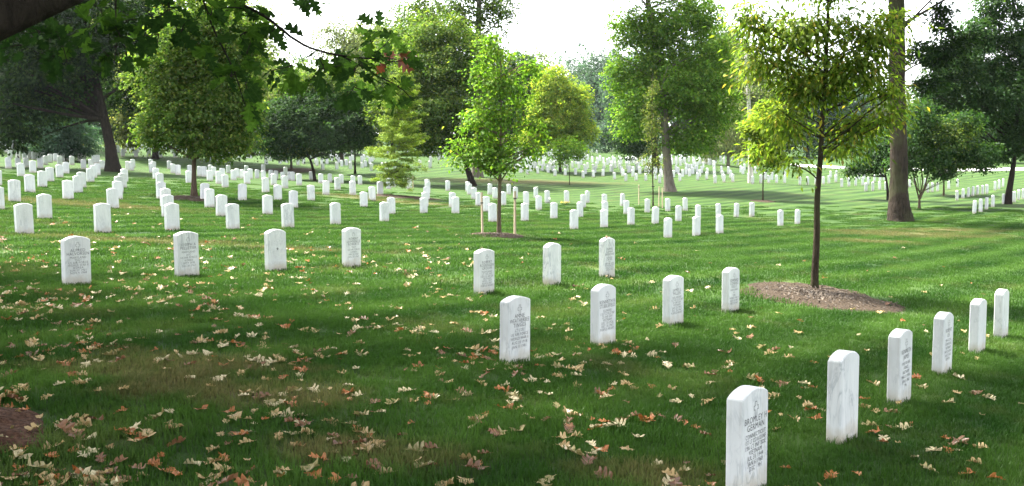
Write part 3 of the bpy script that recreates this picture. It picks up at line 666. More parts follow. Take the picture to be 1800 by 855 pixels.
tree('feathery_tree', (600, 285), [(600, 240), (602, 160), (605, 60)], .25, [(600, 130, 60, 50), (585, 60, 45, 40), (640, 70, 55, 50), (520, 150, 60, 40), (560, 190, 80, 40)],
     'pale', 'airy pale green tree against the white sky left of centre', seed=13, per=22, cr=.9, L=.20, Wd=.12, dens=.9, limbs=36, guess=105, lr=.14)
# centre
tree('spreading_tree', (832, 327), [(828, 315), (821, 296), (812, 262), (800, 200), (790, 130)], .27,
     [(775, 175, 105, 85), (720, 125, 75, 70), (810, 105, 80, 60), (700, 200, 55, 50), (760, 240, 50, 36), (850, 230, 40, 40), (770, 60, 60, 45)],
     'mid', 'big spreading tree with leaning dark trunk behind the staked maple', seed=14, per=30, cr=.6, L=.16, Wd=.11, bark='bark_dark', limbs=60, lr=.16, guess=62)
tree('tall_tree', (839, 311), [(838, 280), (838, 200), (840, 120), (841, 50), (843, -40)], .42, [(800, 25, 55, 42), (872, 18, 48, 34), (745, 15, 40, 45), (850, 85, 50, 50), (700, 90, 60, 60), (830, -50, 90, 50)],
     'mid', 'tall tree with pale straight trunk rising above the centre crowns', seed=15, per=24, cr=.7, L=.19, Wd=.13, bark='bark_pale', limbs=46, guess=78, top_r=.45, dens=.75)
_, mp = tree('young_maple', (877, 414), [(877, 380), (879, 320), (880, 260), (881, 180), (880, 90)], .068,
     [(865, 262, 66, 40), (900, 200, 52, 52), (848, 205, 52, 48), (880, 145, 55, 48), (872, 92, 34, 30), (826, 268, 34, 24), (928, 262, 30, 30), (930, 120, 26, 36), (880, 292, 50, 16), (846, 130, 32, 32), (812, 250, 22, 16), (945, 225, 18, 22), (800, 285, 14, 10), (868, 70, 16, 14)],
     'maple', 'young bright green maple held between two wooden stakes at centre', seed=16, per=21, cr=.30, L=.078, Wd=.058, bark='bark_tan', limbs=70, lr=.035, droop=.55, top_r=.2, dens=.58, shell=.7)
tree('yellow_tree', (985, 302), [(984, 270), (982, 240), (981, 190), (980, 140)], .14, [(985, 205, 58, 52), (975, 150, 40, 36), (1018, 232, 36, 32), (945, 240, 36, 34), (960, 195, 36, 40), (1010, 180, 30, 40)],
     'yellow', 'yellow leaved tree right of the staked maple', seed=17, per=28, cr=.5, L=.16, Wd=.11, limbs=36, bark='bark_grey_shaded', guess=88)
tree('green_sapling', (1001, 326), [(1001, 305), (1000, 285), (1000, 250)], .035, [(1000, 258, 34, 24), (985, 275, 20, 14), (1018, 270, 18, 14)], 'maple', 'thin green sapling in front of the yellow tree', seed=18, dens=.6, per=18, cr=.36, L=.11, Wd=.09, limbs=18, bark='bark_young', guess=66)
tree('twin_tree', (1155, 300), [(1152, 270), (1150, 220), (1150, 140)], .36, [(1120, 215, 55, 60), (1110, 255, 35, 25), (1150, 140, 60, 60)], 'deep', 'grey trunked tree half hidden behind the tall grey trunk', seed=19, per=26, cr=.7, L=.18, Wd=.12, limbs=22, guess=98)
tree('tall_grey_tree', (1178, 337), [(1175, 310), (1171, 260), (1167, 200), (1158, 130), (1146, 60), (1138, -10), (1132, -80)], .33,
     [(1205, 150, 85, 55), (1255, 190, 60, 50, 1), (1120, 190, 50, 60, -.5), (1105, 50, 40, 40), (1175, 40, 70, 46), (1240, 100, 60, 50), (1215, 245, 52, 30), (1095, 130, 32, 40), (1150, 100, 50, 50), (1230, 20, 45, 40), (1130, -50, 80, 45)],
     'maple', 'tall tree with flaring grey trunk right of centre', seed=20, per=30, cr=.55, L=.15, Wd=.11, bark='bark_pale', limbs=70, lr=.12, guess=60, top_r=.4, dens=1.0, flare=1.5)
_, sp = tree('narrow_sapling', (1148, 362), [(1148, 340), (1147, 300), (1146, 240), (1146, 150)], .045, [(1146, 220, 20, 45), (1147, 280, 22, 26), (1145, 165, 14, 36)], 'olive', 'narrow olive sapling between thin stakes right of centre', seed=21, dens=.42, per=14, cr=.24, L=.085, Wd=.045, limbs=26, bark='bark_young', lr=.03)
tree('weeping_tree', (1280, 292), [(1280, 270), (1276, 230), (1270, 190)], .18, [(1272, 240, 52, 36), (1290, 205, 40, 34), (1250, 262, 26, 22), (1305, 262, 22, 24)], 'pale', 'pale weeping tree right of the tall grey trunk', seed=22, per=26, cr=.8, L=.34, Wd=.06, limbs=30, guess=118, droop=1.6, bark='bark_pale', dens=.8)
tree('bleached_tree', (1320, 322), [(1319, 280), (1318, 220), (1315, 150), (1310, 90)], .22, [(1330, 150, 40, 30), (1300, 110, 40, 30)], 'pale', 'bare bleached trunk left of the slim mulched tree', seed=23, per=16, cr=.7, L=.16, Wd=.1, limbs=10, guess=86, bark='bark_white', dens=.5, top_r=.5)
ds = ground_at(1243, 288, 112); dt = empty('dead_tree', ds); tag(dt, 'leafless bleached snag beside the pale weeping tree', 'tree')
G = Geo(); G.tube([at(x, y, ds.y) - ds for x, y in ((1243, 292), (1240, 262), (1245, 236), (1250, 214), (1242, 198))], [.22, .17, .14, .10, .04], 8, .08)
G.tube([at(x, y, ds.y) - ds for x, y in ((1248, 226), (1262, 204), (1280, 196), (1296, 208))], [.08, .07, .05, .03], 6, .08)
obj('trunk', G.mesh('trunk', M['bark_white'], True), dt)
tree('yellow_sapling', (1341, 353), [(1341, 330), (1342, 300), (1345, 260), (1347, 190)], .05, [(1346, 255, 32, 40), (1350, 205, 34, 30), (1322, 225, 18, 20), (1362, 280, 18, 18)], 'yellow', 'yellow-green sapling with mulch ring left of the slim mulched tree', seed=24, per=26, cr=.3, L=.13, Wd=.09, limbs=22, bark='bark_young', guess=55)
# right
_, mt = tree('slim_mulched_tree', (1432, 509), [(1432, 480), (1436, 420), (1436, 350), (1442, 285), (1446, 200), (1452, 110), (1456, 10), (1458, -80)], .070,
     [(1425, 50, 92, 48), (1345, 110, 54, 44), (1520, 120, 52, 42), (1372, 212, 54, 32), (1505, 222, 62, 24), (1425, 160, 66, 44), (1325, 35, 44, 42), (1565, 45, 34, 42), (1342, 268, 30, 20), (1560, 200, 34, 22), (1480, 262, 36, 14), (1390, 120, 40, 40), (1400, 282, 24, 12), (1460, -60, 130, 50), (1530, 60, 50, 40), (1480, 120, 50, 50), (1545, 150, 40, 34)],
     'gold', 'slim young tree with yellowing leaves standing in a wide mulch bed at right', seed=25, per=28, cr=.32, L=.098, Wd=.036, bark='bark_young', limbs=44, lr=.026, droop=.65, top_r=.3, dens=1.08, shell=.6, flare=1.25, wob=.03)
tree('thick_trunk_tree', (1582, 389), [(1581, 370), (1580, 330), (1579, 250), (1577, 150), (1576, 50), (1575, -60), (1574, -160)], .40,
     [(1645, 92, 55, 24, .5), (1655, 30, 22, 34, .6), (1632, 150, 30, 16, .5), (1690, -130, 180, 90), (1560, -160, 140, 90, 1), (1480, -100, 80, 60, 2), (1690, 75, 30, 16, .5)],
     'dark', 'tree with thick grey-brown trunk cut off at the top, right', seed=26, per=28, cr=.42, L=.13, Wd=.09, bark='bark_grey_shaded', limbs=46, lr=.06, top_r=.78, flare=1.55, wob=.085)
tree('edge_tree', (1771, 359), [(1773, 340), (1780, 300), (1786, 255), (1790, 180), (1795, 90)], .21,
     [(1735, 165, 85, 55), (1790, 75, 60, 60), (1690, 205, 60, 36), (1795, 235, 55, 40), (1700, 110, 60, 45), (1640, 195, 36, 30), (1760, 262, 40, 22), (1850, 150, 60, 80), (1760, 10, 50, 34), (1650, 150, 45, 30), (1670, 108, 50, 26), (1620, 220, 40, 30), (1720, 60, 50, 30), (1780, 140, 60, 50)],
     'deep', 'dense dark tree at the right edge', seed=27, per=30, cr=.45, L=.13, Wd=.09, bark='bark_dark', limbs=50, lr=.12)
tree('shrubby_tree', (1616, 367), [(1616, 352), (1617, 340)], .085, [(1645, 272, 62, 34), (1700, 268, 46, 22), (1610, 235, 50, 42), (1665, 235, 60, 36, 0, 'mid'), (1590, 290, 30, 20), (1725, 290, 28, 12), (1625, 200, 36, 26), (1690, 215, 40, 26), (1740, 262, 22, 14), (1660, 305, 26, 8)],
     'deep', 'many-stemmed small tree just right of the thick trunk', seed=28, dens=.75, per=24, cr=.36, L=.105, Wd=.075, bark='bark_brown', limbs=12, lr=.04, flare=1.2,
     stems=[([(1616, 352), (1609, 325), (1603, 295), (1598, 260)], .2, .045), ([(1617, 350), (1627, 325), (1633, 295), (1650, 265)], 0, .05), ([(1616, 352), (1622, 320), (1618, 280), (1612, 240)], .3, .04), ([(1618, 348), (1632, 320), (1660, 305), (1700, 285)], -.2, .035)])
tree('small_round_tree', (1659, 344), [(1659, 325), (1659, 305), (1660, 280)], .07, [(1660, 285, 46, 18), (1690, 280, 36, 14), (1640, 270, 30, 16)], 'mid', 'small tree with thin brown trunk in front of far graves at right', seed=29, per=24, cr=.36, L=.12, Wd=.08, bark='bark_brown', limbs=20)
tree('low_branching_tree', (1562, 352), [(1560, 330), (1556, 305), (1548, 280)], .10, [(1530, 288, 42, 14), (1555, 265, 40, 20), (1500, 300, 22, 9), (1575, 240, 30, 22)], 'deep', 'low tree with level branches just left of the thick trunk', seed=30, per=24, cr=.36, L=.12, Wd=.08, bark='bark_dark', limbs=22, guess=58)
# woods behind the fields
k = 0
WOODS = [
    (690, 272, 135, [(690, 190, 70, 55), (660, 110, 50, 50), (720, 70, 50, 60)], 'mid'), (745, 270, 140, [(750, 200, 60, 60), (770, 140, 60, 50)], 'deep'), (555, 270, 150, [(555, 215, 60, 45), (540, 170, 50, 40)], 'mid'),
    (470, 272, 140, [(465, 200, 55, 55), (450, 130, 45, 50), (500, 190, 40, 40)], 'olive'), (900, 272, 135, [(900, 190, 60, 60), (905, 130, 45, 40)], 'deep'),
    (515, 272, 128, [(515, 160, 62, 60), (490, 225, 55, 42), (560, 210, 50, 45)], 'mid'), (650, 272, 122, [(650, 95, 52, 50), (690, 150, 60, 60), (600, 175, 50, 45)], 'pale'), (935, 272, 140, [(932, 135, 46, 42), (925, 195, 45, 50)], 'olive'), (1285, 275, 148, [(1282, 95, 42, 50), (1295, 165, 46, 60)], 'mid'), (1010, 262, 190, [(1015, 165, 50, 65), (990, 210, 45, 40)], 'haze_blue'), (1062, 266, 185, [(1065, 145, 52, 58), (1050, 220, 50, 36)], 'haze_blue'), (1110, 270, 180, [(1110, 160, 50, 60), (1105, 225, 55, 32)], 'haze_blue'),
    (1250, 272, 170, [(1250, 100, 50, 60), (1235, 180, 55, 55), (1270, 230, 55, 35)], 'haze_blue'), (1300, 276, 150, [(1295, 150, 55, 70), (1310, 230, 45, 40)], 'olive'), (1365, 276, 150, [(1365, 180, 60, 70), (1360, 240, 50, 28)], 'mid'),
    (1420, 276, 160, [(1420, 200, 60, 50), (1440, 150, 50, 50)], 'haze_blue'), (1490, 270, 175, [(1490, 205, 55, 34), (1520, 190, 40, 40)], 'haze_blue'), (1555, 272, 170, [(1550, 215, 50, 42)], 'pale'), (1640, 282, 150, [(1635, 215, 60, 44), (1690, 225, 55, 36)], 'mid'),
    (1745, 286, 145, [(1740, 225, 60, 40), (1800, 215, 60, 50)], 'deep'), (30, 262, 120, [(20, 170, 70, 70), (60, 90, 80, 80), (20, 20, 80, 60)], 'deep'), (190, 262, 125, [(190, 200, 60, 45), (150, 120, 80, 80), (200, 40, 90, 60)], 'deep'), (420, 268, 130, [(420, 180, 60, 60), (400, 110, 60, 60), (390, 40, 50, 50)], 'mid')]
NUM = ['first', 'second', 'third', 'fourth', 'fifth', 'sixth', 'seventh', 'eighth', 'ninth', 'tenth', 'eleventh', 'twelfth', '13th', '14th', '15th', '16th', '17th', '18th', '19th', '20th', '21st', '22nd', '23rd', '24th', '25th']
WOODS.sort(key=lambda w: w[0])
for (bx, by, gs, lobes, pal) in WOODS:
    k += 1; lobes = [(q[0], q[1], q[2] * 1.2, q[3] * 1.14) for q in lobes]
    tree('woodland_tree', (bx, by), [(bx, by - 30), (bx + 1, by - 70), (bx + 2, lobes[0][1])], .30, lobes, pal, 'far %s tree, %s from the left in the woods behind the graves' % ({'haze_blue': 'bluish green', 'mid': 'mid green', 'deep': 'deep green', 'olive': 'olive green', 'pale': 'pale green'}[pal], NUM[k - 1]),
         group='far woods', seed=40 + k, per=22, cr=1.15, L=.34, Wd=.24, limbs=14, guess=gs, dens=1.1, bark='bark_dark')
# a far wood closing the horizon
wood = Crown(99)
for _ in range(54):
    x = random.uniform(-175, 175); y = random.uniform(225, 290); h = random.uniform(17, 27)
    P, Wt = PAL['haze_blue'] if random.random() < .7 else PAL['deep']
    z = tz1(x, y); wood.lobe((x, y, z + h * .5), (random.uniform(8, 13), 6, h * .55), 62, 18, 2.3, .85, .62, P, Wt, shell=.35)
for _ in range(70):                     # undergrowth along the foot of the woods
    px_ = random.uniform(-60, 1860); d = random.uniform(185, 215) if px_ < 1000 else random.uniform(165, 200)
    x = (px_ - CX) / F * d; z = tz1(x, d); P, Wt = random.choice((PAL['deep'], PAL['deep'], PAL['haze_blue'], PAL['olive']))
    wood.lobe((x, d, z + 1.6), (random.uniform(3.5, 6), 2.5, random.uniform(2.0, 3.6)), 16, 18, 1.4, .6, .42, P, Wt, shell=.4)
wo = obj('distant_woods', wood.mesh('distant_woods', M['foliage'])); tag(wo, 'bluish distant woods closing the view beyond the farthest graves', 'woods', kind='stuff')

# the feathery conifer: level sprays around a straight stem
def conifer():
    p0 = ground_at(697, 344); Y = p0.y; g = np.random.default_rng(77); t = empty('feathery_conifer', p0)
    tag(t, 'small yellow-green feathery conifer in a mulch ring left of centre', 'tree')
    G = Geo(); H = (at(710, 112, Y) - p0).z; lean = (at(710, 112, Y) - p0).x
    axis = lambda h: Vector((lean * (h / H) ** 1.5, 0, h))
    G.tube([axis(h) for h in np.linspace(-.2, H, 14)], list(np.linspace(.085, .012, 14)), 8, .05)
    C, A, Nn, L, Wd, cols = [], [], [], [], [], []
    P, Wt = PAL['cypress']
    for i in range(130):
        h = H * (.09 + .88 * (i / 130)) + g.normal() * .06; u = h / H
        R = (1.25 * min(1.0, .62 + 1.3 * u) if u < .35 else 1.30 * (1 - (u - .35) / .65) ** .75 + .10) * g.uniform(.5, 1.38); th = i * 2.399 + g.normal() * .3
        d = Vector((math.cos(th), math.sin(th), 0)); a = axis(h); lift = .62 - .75 * (1 - u) + g.normal() * .16
        tip = a + d * R + Vector((0, 0, lift * R)); limb(G, a, tip, .018 * (1.2 - u) + .004, .004, -.10, g, 4, 4)
        for q in range(int(19 * R / .8) + 5):
            s = g.uniform(.18, 1.05); b = a + (tip - a) * s; lat = Vector((-d.y, d.x, 0)) * g.normal() * .13 * (1.15 - .5 * s)
            n = 9; c = np.array(b + lat) + g.normal(size=(n, 3)) * np.array([.075, .075, .045]) + np.array([0, 0, -.03 - .12 * s * s * g.random()])
            C.append(c); A.append(np.array(d) * .6 + np.array(lat) * 3 + g.normal(size=(n, 3)) * .45 + np.array([0, 0, -.25])); Nn.append(np.array([0, 0, 1.]) + g.normal(size=(n, 3)) * .4)
            L.append(g.uniform(.08, .15, n)); Wd.append(g.uniform(.026, .042, n)); cols.append(leaf_colors(n, P, np.array(Wt) * g.uniform(.4, 1.7, 4), g))
    v, f = leaf_cards(np.concatenate(C), np.concatenate(A), np.concatenate(Nn), np.concatenate(L), np.concatenate(Wd))
    obj('trunk', G.mesh('trunk', M['bark_brown'], True), t); obj('crown', mesh_np('crown', v, f, M['needles'], np.concatenate(cols)), t)
conifer()

# ------------------------------------------------------------------ mulch beds
BEDS = []
def mulch_bed(px, py, rx, ry, label, dark=False, h=.07, guess=None, at_point=None):
    p = at_point or ground_at(px, py, guess); BEDS.append((p.x, p.y, rx, ry)); g = np.random.default_rng(int(abs(px)) + 5)
    nr, na = 12, 48; v = [(p.x, p.y, tz1(p.x, p.y) + h)]; ph = g.uniform(0, 6.28, 4)
    for i in range(1, nr + 1):
        u = i / nr
        for k in range(na):
            a = 2 * math.pi * k / na; w = 1 + .07 * math.sin(3 * a + ph[0]) + .05 * math.sin(5 * a + ph[1]) + .03 * math.sin(9 * a + ph[2])
            x = p.x + rx * u * w * math.cos(a); y = p.y + ry * u * w * math.sin(a)
            v.append((x, y, 0))
    v = np.array(v); zz = tz(v[:, 0], v[:, 1])
    for j in range(1, len(v)):
        u = ((j - 1) // na + 1) / nr
        v[j, 2] = zz[j] + h * (1 - u ** 3) + .012 - (.03 if u == 1 else 0) + g.normal() * .008
    f = [(0, 1 + k, 1 + (k + 1) % na) for k in range(na)]
    for i in range(nr - 1):
        for k in range(na):
            a = 1 + i * na + k; b = 1 + i * na + (k + 1) % na; f.append((a, a + na, b + na, b))
    o = obj('mulch_bed', mesh_np('mulch_bed', v, f, M['mulch_dark' if dark else 'mulch'])); tag(o, label, 'mulch bed'); return o
bed1 = mulch_bed(1436, 521, 1.26, 1.9, 'wide brown mulch bed under the slim tree at right', h=.03)
bed2 = mulch_bed(877, 415, .80, 1.1, 'small pale mulch ring under the staked maple', h=.05)
mulch_bed(341, 350, 1.35, 1.6, 'reddish mulch patch under the small round tree', h=.04)
mulch_bed(710, 347, 1.7, 1.4, 'thin mulch ring under the yellow-green conifer', h=.03)
mulch_bed(512, 300, 2.4, 3.0, 'reddish mulch ring under the yellowing tree', h=.03, guess=75)
mulch_bed(1341, 354, .75, 1.2, 'tiny mulch ring under the yellow-green sapling', h=.03, guess=55)
def chips(bed, n, seed, lo=.012, hi=.035):
    """loose bark chips lying on a bed"""
    g = np.random.default_rng(seed); me = bed.data; co = np.array([v.co[:] for v in me.vertices]); c = co[0]; v, f = [], []
    for _ in range(n):
        q = co[g.integers(1, len(co))]; p = c + (q - c) * g.uniform(.3, 1.03); p[2] = max(p[2], tz1(p[0], p[1])) + g.uniform(0, .012)
        a = g.uniform(0, 6.283); l, w, t = g.uniform(lo, hi), g.uniform(.005, .012), .004; tl = g.normal() * .35; k = len(v); ca, sa = math.cos(a), math.sin(a)
        for dz in (0, 1):
            for sx, sy in ((-1, -1), (1, -1), (1, 1), (-1, 1)): v.append((p[0] + sx * l * ca - sy * w * sa, p[1] + sx * l * sa + sy * w * ca, p[2] + dz * t * 2 + sx * l * tl))
        f += [tuple(k + i for i in z) for z in ((4, 5, 6, 7), (0, 1, 5, 4), (1, 2, 6, 5), (2, 3, 7, 6), (3, 0, 4, 7))]
    o = obj('bark_chips', mesh_np('bark_chips', v, f, M['chip']), bed); o['kind'] = 'stuff'
chips(bed1, 1400, 1); chips(bed2, 260, 2)
OAK = Vector((-3.80, 6.05, 0)); OAK.z = tz1(OAK.x, OAK.y)
mulch_bed(-40, 730, 1.0, .62, 'dark mulch at the lower left corner', dark=True, h=.08, at_point=OAK.copy())

# ------------------------------------------------------------------ stakes beside the young trees
def stake(px, py, top, w, label, tie=None, guess=None):
    p = ground_at(px, py, guess); t = at(px, top, p.y); h = t.z - p.z
    G = Geo(); n = 6
    for a, b in ((w, -.2),): pass
    G.box((0, 0, h / 2 - .1), (w, w, h / 2 + .1 - .012), .4, .9); G.box((0, 0, h - .006), (w * .72, w * .72, .006), .4, .8)
    o = obj('tree_stake', G.mesh('tree_stake', M['stake']), None, p); o.rotation_euler = (math.radians(random.uniform(-1.2, 1.2)), math.radians(random.uniform(-1.2, 1.2)), 0)
    tag(o, label, 'stake', 'tree stakes')
    if tie is not None:
        G = Geo(); z = (at(px, tie, p.y) - p).z
        G.tube([(0, 0, z - .018), (0, 0, z + .018)], [w * 1.62, w * 1.55], 10); obj('tie', G.mesh('tie', M['tie']), o)
stake(848, 413, 338, .026, 'pale wooden stake left of the young maple', 357)
stake(905, 414, 336, .028, 'brown wooden stake right of the young maple', 349)
stake(1123, 360, 325, .022, 'thin pale stake left of the narrow sapling', 329, guess=52)
stake(1158, 364, 328, .022, 'thin stake just right of the narrow sapling', guess=50)
stake(1164.5, 366, 330, .022, 'thin stake second to the right of the narrow sapling', guess=49)
stake(726, 333, 309, .024, 'thin pale stake right of the yellow-green conifer', guess=58)
tp = at(1148, 328, sp.y); G = Geo(); G.tube([(0, 0, -.03), (0, 0, .03)], [.085, .085], 10)
tag(obj('trunk_band', G.mesh('trunk_band', M['tie']), None, tp), 'black band around the narrow sapling stem', 'band')

# ------------------------------------------------------------------ small things on and by the graves
def flowers(px, py, guess, label, colour, n, r, on=None):
    p = on or ground_at(px, py, guess); t = empty('flower_bunch', p); tag(t, label, 'flowers')
    g = np.random.default_rng(int(px)); G = Geo(); P = Geo()
    for i in range(n):
        a = g.uniform(0, 6.28); d = r * math.sqrt(g.random()); c = Vector((d * math.cos(a), d * math.sin(a) * .6, r * (.35 + .35 * g.random())))
        G.tube([(c.x * .3, c.y * .3, 0), c], [.004, .003], 4)
        for k in range(7):
            th = k * 2 * math.pi / 7; e = .042 * g.uniform(.8, 1.2); q = len(P.v)
            u = Vector((math.cos(th), math.sin(th), .35)); w = Vector((-math.sin(th), math.cos(th), 0))
            for z in (c, c + u * e * .6 + w * e * .35, c + u * e, c + u * e * .6 - w * e * .35): P.v.append(Vector(z))
            P.f.append((q, q + 1, q + 2, q + 3))
    obj('stems', G.mesh('stems', M['stem_green']), t); obj('petals', P.mesh('petals', M[colour]), t)
flowers(993, 361, 53, 'yellow flowers lying before a headstone right of the maple', 'petal_yellow', 34, .27)
q = ground_at(942, 348, 62); q = at(944, 331, q.y); flowers(944, 331, 62, 'dark and white flowers on top of a headstone right of the maple', 'petal_white', 9, .10, on=q)
q = ground_at(966, 360, 52); t = empty('grave_lantern', q); tag(t, 'small white garden lamp on a stick beside a headstone', 'lamp')
G = Geo(); G.tube([(0, 0, -.05), (0, 0, .24)], [.01, .01], 6); obj('stick', G.mesh('stick', M['grey_plastic']), t)
G = Geo(); G.tube([(0, 0, .24), (0, 0, .26), (0, 0, .33), (0, 0, .36)], [.02, .045, .05, .015], 10); obj('lamp_head', G.mesh('lamp_head', M['petal_white']), t)
fs_ = near_obj[12]; t = empty('pebble_pile', (fs_.location.x, fs_.location.y, fs_.location.z + HS * fs_.scale.z - .004)); tag(t, 'few small brown pebbles left on top of a headstone', 'pebbles')
for i in range(5):
    G = Geo(); a = i * 1.3; c = (U * random.uniform(-.06, .05) + V * random.uniform(-.02, .02)); r = random.uniform(.014, .022); zc = r * .4 + (.02 if i == 4 else 0)
    G.tube([c + Vector((0, 0, zc - r * .6)), c + Vector((0, 0, zc - r * .2)), c + Vector((.002, 0, zc + r * .4)), c + Vector((0, 0, zc + r * .75))], [r * .5, r, r * .9, r * .35], 7, .12)
    obj('pebble', G.mesh('pebble', M['pebble'], True), t)

# ------------------------------------------------------------------ oak leaves: lobed outline, curled
LEAF_EDGE = [(.015, 0), (.07, .08), (.20, .14), (.30, .24), (.22, .30), (.11, .33), (.27, .42), (.40, .55), (.30, .60), (.14, .61), (.23, .69), (.29, .84), (.18, .85), (.09, .86), (.0, 1.02)]
def oak_leaf(seed, curl, m, size=.17, stalk=True):
    """pinnate oak leaf: three pointed lobes a side and a tip, curled and twisted"""
    r = random.Random(seed); L = size; v = []; f = []
    wx = [r.uniform(.8, 1.15) for _ in range(2)]; tw = r.uniform(-.9, .9) * curl; cu = r.uniform(-.3, 1.0) * curl; cv = [r.uniform(-.25, 1.0) * curl for _ in range(2)]
    lob = [[r.uniform(-.012, .03) * curl for _ in range(16)] for _ in range(2)]
    def bend(x, y, side, i):
        t = y / L
        return (x, y - L * .5, cv[side] * abs(x) ** 1.4 * 1.1 + cu * .30 * L * (t - .45) ** 2 + tw * x * (t - .5) * .9 + (lob[side][i // 4] if abs(x) > .17 * L else 0))
    n = len(LEAF_EDGE)
    for i, (x, y) in enumerate(LEAF_EDGE):
        jx, jy = r.uniform(.9, 1.1), r.uniform(-.012, .012)
        mid = max(0, y - x * .38) * L
        v += [bend(-x * wx[0] * jx * L, (y + jy) * L, 0, i), bend(0, mid, 0, 15), bend(x * wx[1] * jx * L, (y - jy) * L, 1, i)]
    for i in range(n - 1):
        a = 3 * i; f += [(a, a + 1, a + 4, a + 3), (a + 1, a + 2, a + 5, a + 4)]
    if stalk:
        k = len(v); z0 = v[1][2]; v += [(-.002, -L * .5, z0), (.002, -L * .5, z0), (.0014, -L * .66, z0 + .002), (-.0014, -L * .66, z0 + .002)]; f.append((k, k + 1, k + 2, k + 3))
    return mesh_np('leaf', v, f, m)

# ------------------------------------------------------------------ the oak overhead: trunk just outside the frame at left, crown above, boughs hanging into view
oak = empty('oak_tree', OAK); tag(oak, 'oak whose dark limb and leafy boughs hang into the upper left corner', 'tree')
og = np.random.default_rng(5)
G = Geo(); T = [Vector((0, 0, -.2)), Vector((.02, 0, .6)), Vector((0, .05, 1.6)), Vector((-.05, .1, 2.8)), Vector((-.1, .1, 4.5)), Vector((0, .0, 6.5)), Vector((.1, -.1, 9))]
G.tube(T, [.46, .36, .33, .31, .27, .2, .08], 14, .05)
def wp(x, y, d): return at(x, y, d) - OAK
fork = Vector((-.02, .05, 1.9)); crotch = Vector((-.08, .1, 3.4))
Gl = Geo(); Gl.tube([fork, wp(-60, 58, 6.3), wp(0, 33, 6.4), wp(60, 10, 6.5), wp(125, -16, 6.6), wp(230, -75, 6.8), wp(330, -150, 7)], [.17, .145, .125, .11, .10, .08, .05], 10, .06)
# crown leaves and boughs; unseen lobes spread and shifted to shade the foreground lawn
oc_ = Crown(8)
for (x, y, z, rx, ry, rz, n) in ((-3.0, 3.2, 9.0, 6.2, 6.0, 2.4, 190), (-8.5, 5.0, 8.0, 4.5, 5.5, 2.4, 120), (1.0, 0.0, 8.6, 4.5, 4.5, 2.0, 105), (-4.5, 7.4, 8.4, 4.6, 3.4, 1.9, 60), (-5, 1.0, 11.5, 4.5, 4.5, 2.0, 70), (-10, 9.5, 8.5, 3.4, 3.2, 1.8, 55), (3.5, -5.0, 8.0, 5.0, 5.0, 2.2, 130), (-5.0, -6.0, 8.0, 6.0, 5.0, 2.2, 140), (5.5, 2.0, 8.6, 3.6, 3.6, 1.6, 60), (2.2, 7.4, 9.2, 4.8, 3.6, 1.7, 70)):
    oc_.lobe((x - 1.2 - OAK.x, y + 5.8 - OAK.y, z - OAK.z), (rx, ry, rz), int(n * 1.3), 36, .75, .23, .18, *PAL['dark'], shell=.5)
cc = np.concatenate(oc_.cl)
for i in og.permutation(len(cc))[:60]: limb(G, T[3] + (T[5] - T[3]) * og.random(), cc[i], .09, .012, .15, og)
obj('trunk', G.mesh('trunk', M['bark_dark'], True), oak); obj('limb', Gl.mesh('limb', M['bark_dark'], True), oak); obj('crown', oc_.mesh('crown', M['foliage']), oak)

LEAFM = {c: [oak_leaf(100 + i, .5, M['oak_leaf_' + c], .165) for i in range(4)] for c in ('green', 'dark', 'red')}
def bough(lines, clusters, seed, n_line):
    """lines: pixel polylines with a distance; clusters: pixel x, y, radii, count, distance"""
    g = np.random.default_rng(seed); G = Geo(); where = []; r = random.Random(seed)
    for (pl, d0, d1, r0, r1, start) in lines:
        m = len(pl); pts = [wp(x, y, d0 + (d1 - d0) * i / (m - 1)) for i, (x, y) in enumerate(pl)]
        if start is not None: pts = [start, start.lerp(pts[0], .5) + Vector((0, 0, .35))] + pts
        for _ in range(1):
            q = [pts[0]]
            for a, b in zip(pts[:-1], pts[1:]): q += [a.lerp(b, .33), a.lerp(b, .67)]
            pts = q + [pts[-1]]
        k = len(pts); G.tube(pts, [r0 + (r1 - r0) * (i / (k - 1)) for i in range(k)], 6)
        for _ in range(int(n_line * m)):
            i = r.randrange(m - 1); u = r.random(); x = pl[i][0] * (1 - u) + pl[i + 1][0] * u; y = pl[i][1] * (1 - u) + pl[i + 1][1] * u
            where.append((x + g.normal() * 14, y + g.normal() * 14, d0 + (d1 - d0) * (i + u) / (m - 1) + g.normal() * .15, x, y))
    for (cx_, cy_, rx, ry, n, d, hx, hy) in clusters:
        for _ in range(n):
            a = g.uniform(0, 6.28); q = math.sqrt(g.random()); where.append((cx_ + rx * q * math.cos(a), cy_ + ry * q * math.sin(a), d + g.normal() * .22, cx_ + (hx - cx_) * .4, cy_ + (hy - cy_) * .4))
    leaves = []
    for j, (x, y, d, ox, oy) in enumerate(where):
        p = wp(x, y, d); o = wp(ox, oy, d)
        out_ = (p - o); out_.z *= .6
        ax = (out_.normalized() * .8 + Vector((g.normal() * .45, g.normal() * .5, -.55 + g.normal() * .35))).normalized()
        nr = Vector((g.normal() * .55, -.35 + g.normal() * .55, .75)); sd = ax.cross(nr).normalized(); nr = sd.cross(ax)
        R = Matrix((sd, ax, nr)).transposed().to_4x4(); s = r.uniform(.68, 1.08)
        leaves.append((Matrix.Translation(p) @ R @ Matrix.Scale(s, 4), o))
        if j % 3 == 0: limb(G, o, p - ax * .06, .005, .0025, .05, g, 4, 3)
    b = obj('bough', G.mesh('bough', M['bark_dark'], True), oak)
    return b, leaves, r
NL = 0; OVER = []
def hang(b, leaves, r, reds=()):
    global NL
    for j, (mx, _) in enumerate(leaves):
        c = 'red' if j in reds else ('dark' if r.random() < .55 else 'green')
        me = LEAFM[c][r.randrange(4)]; NL += 1
        if NL <= 300: o = obj('leaf', me, b); o.matrix_local = mx
        else: OVER.append((me, mx))
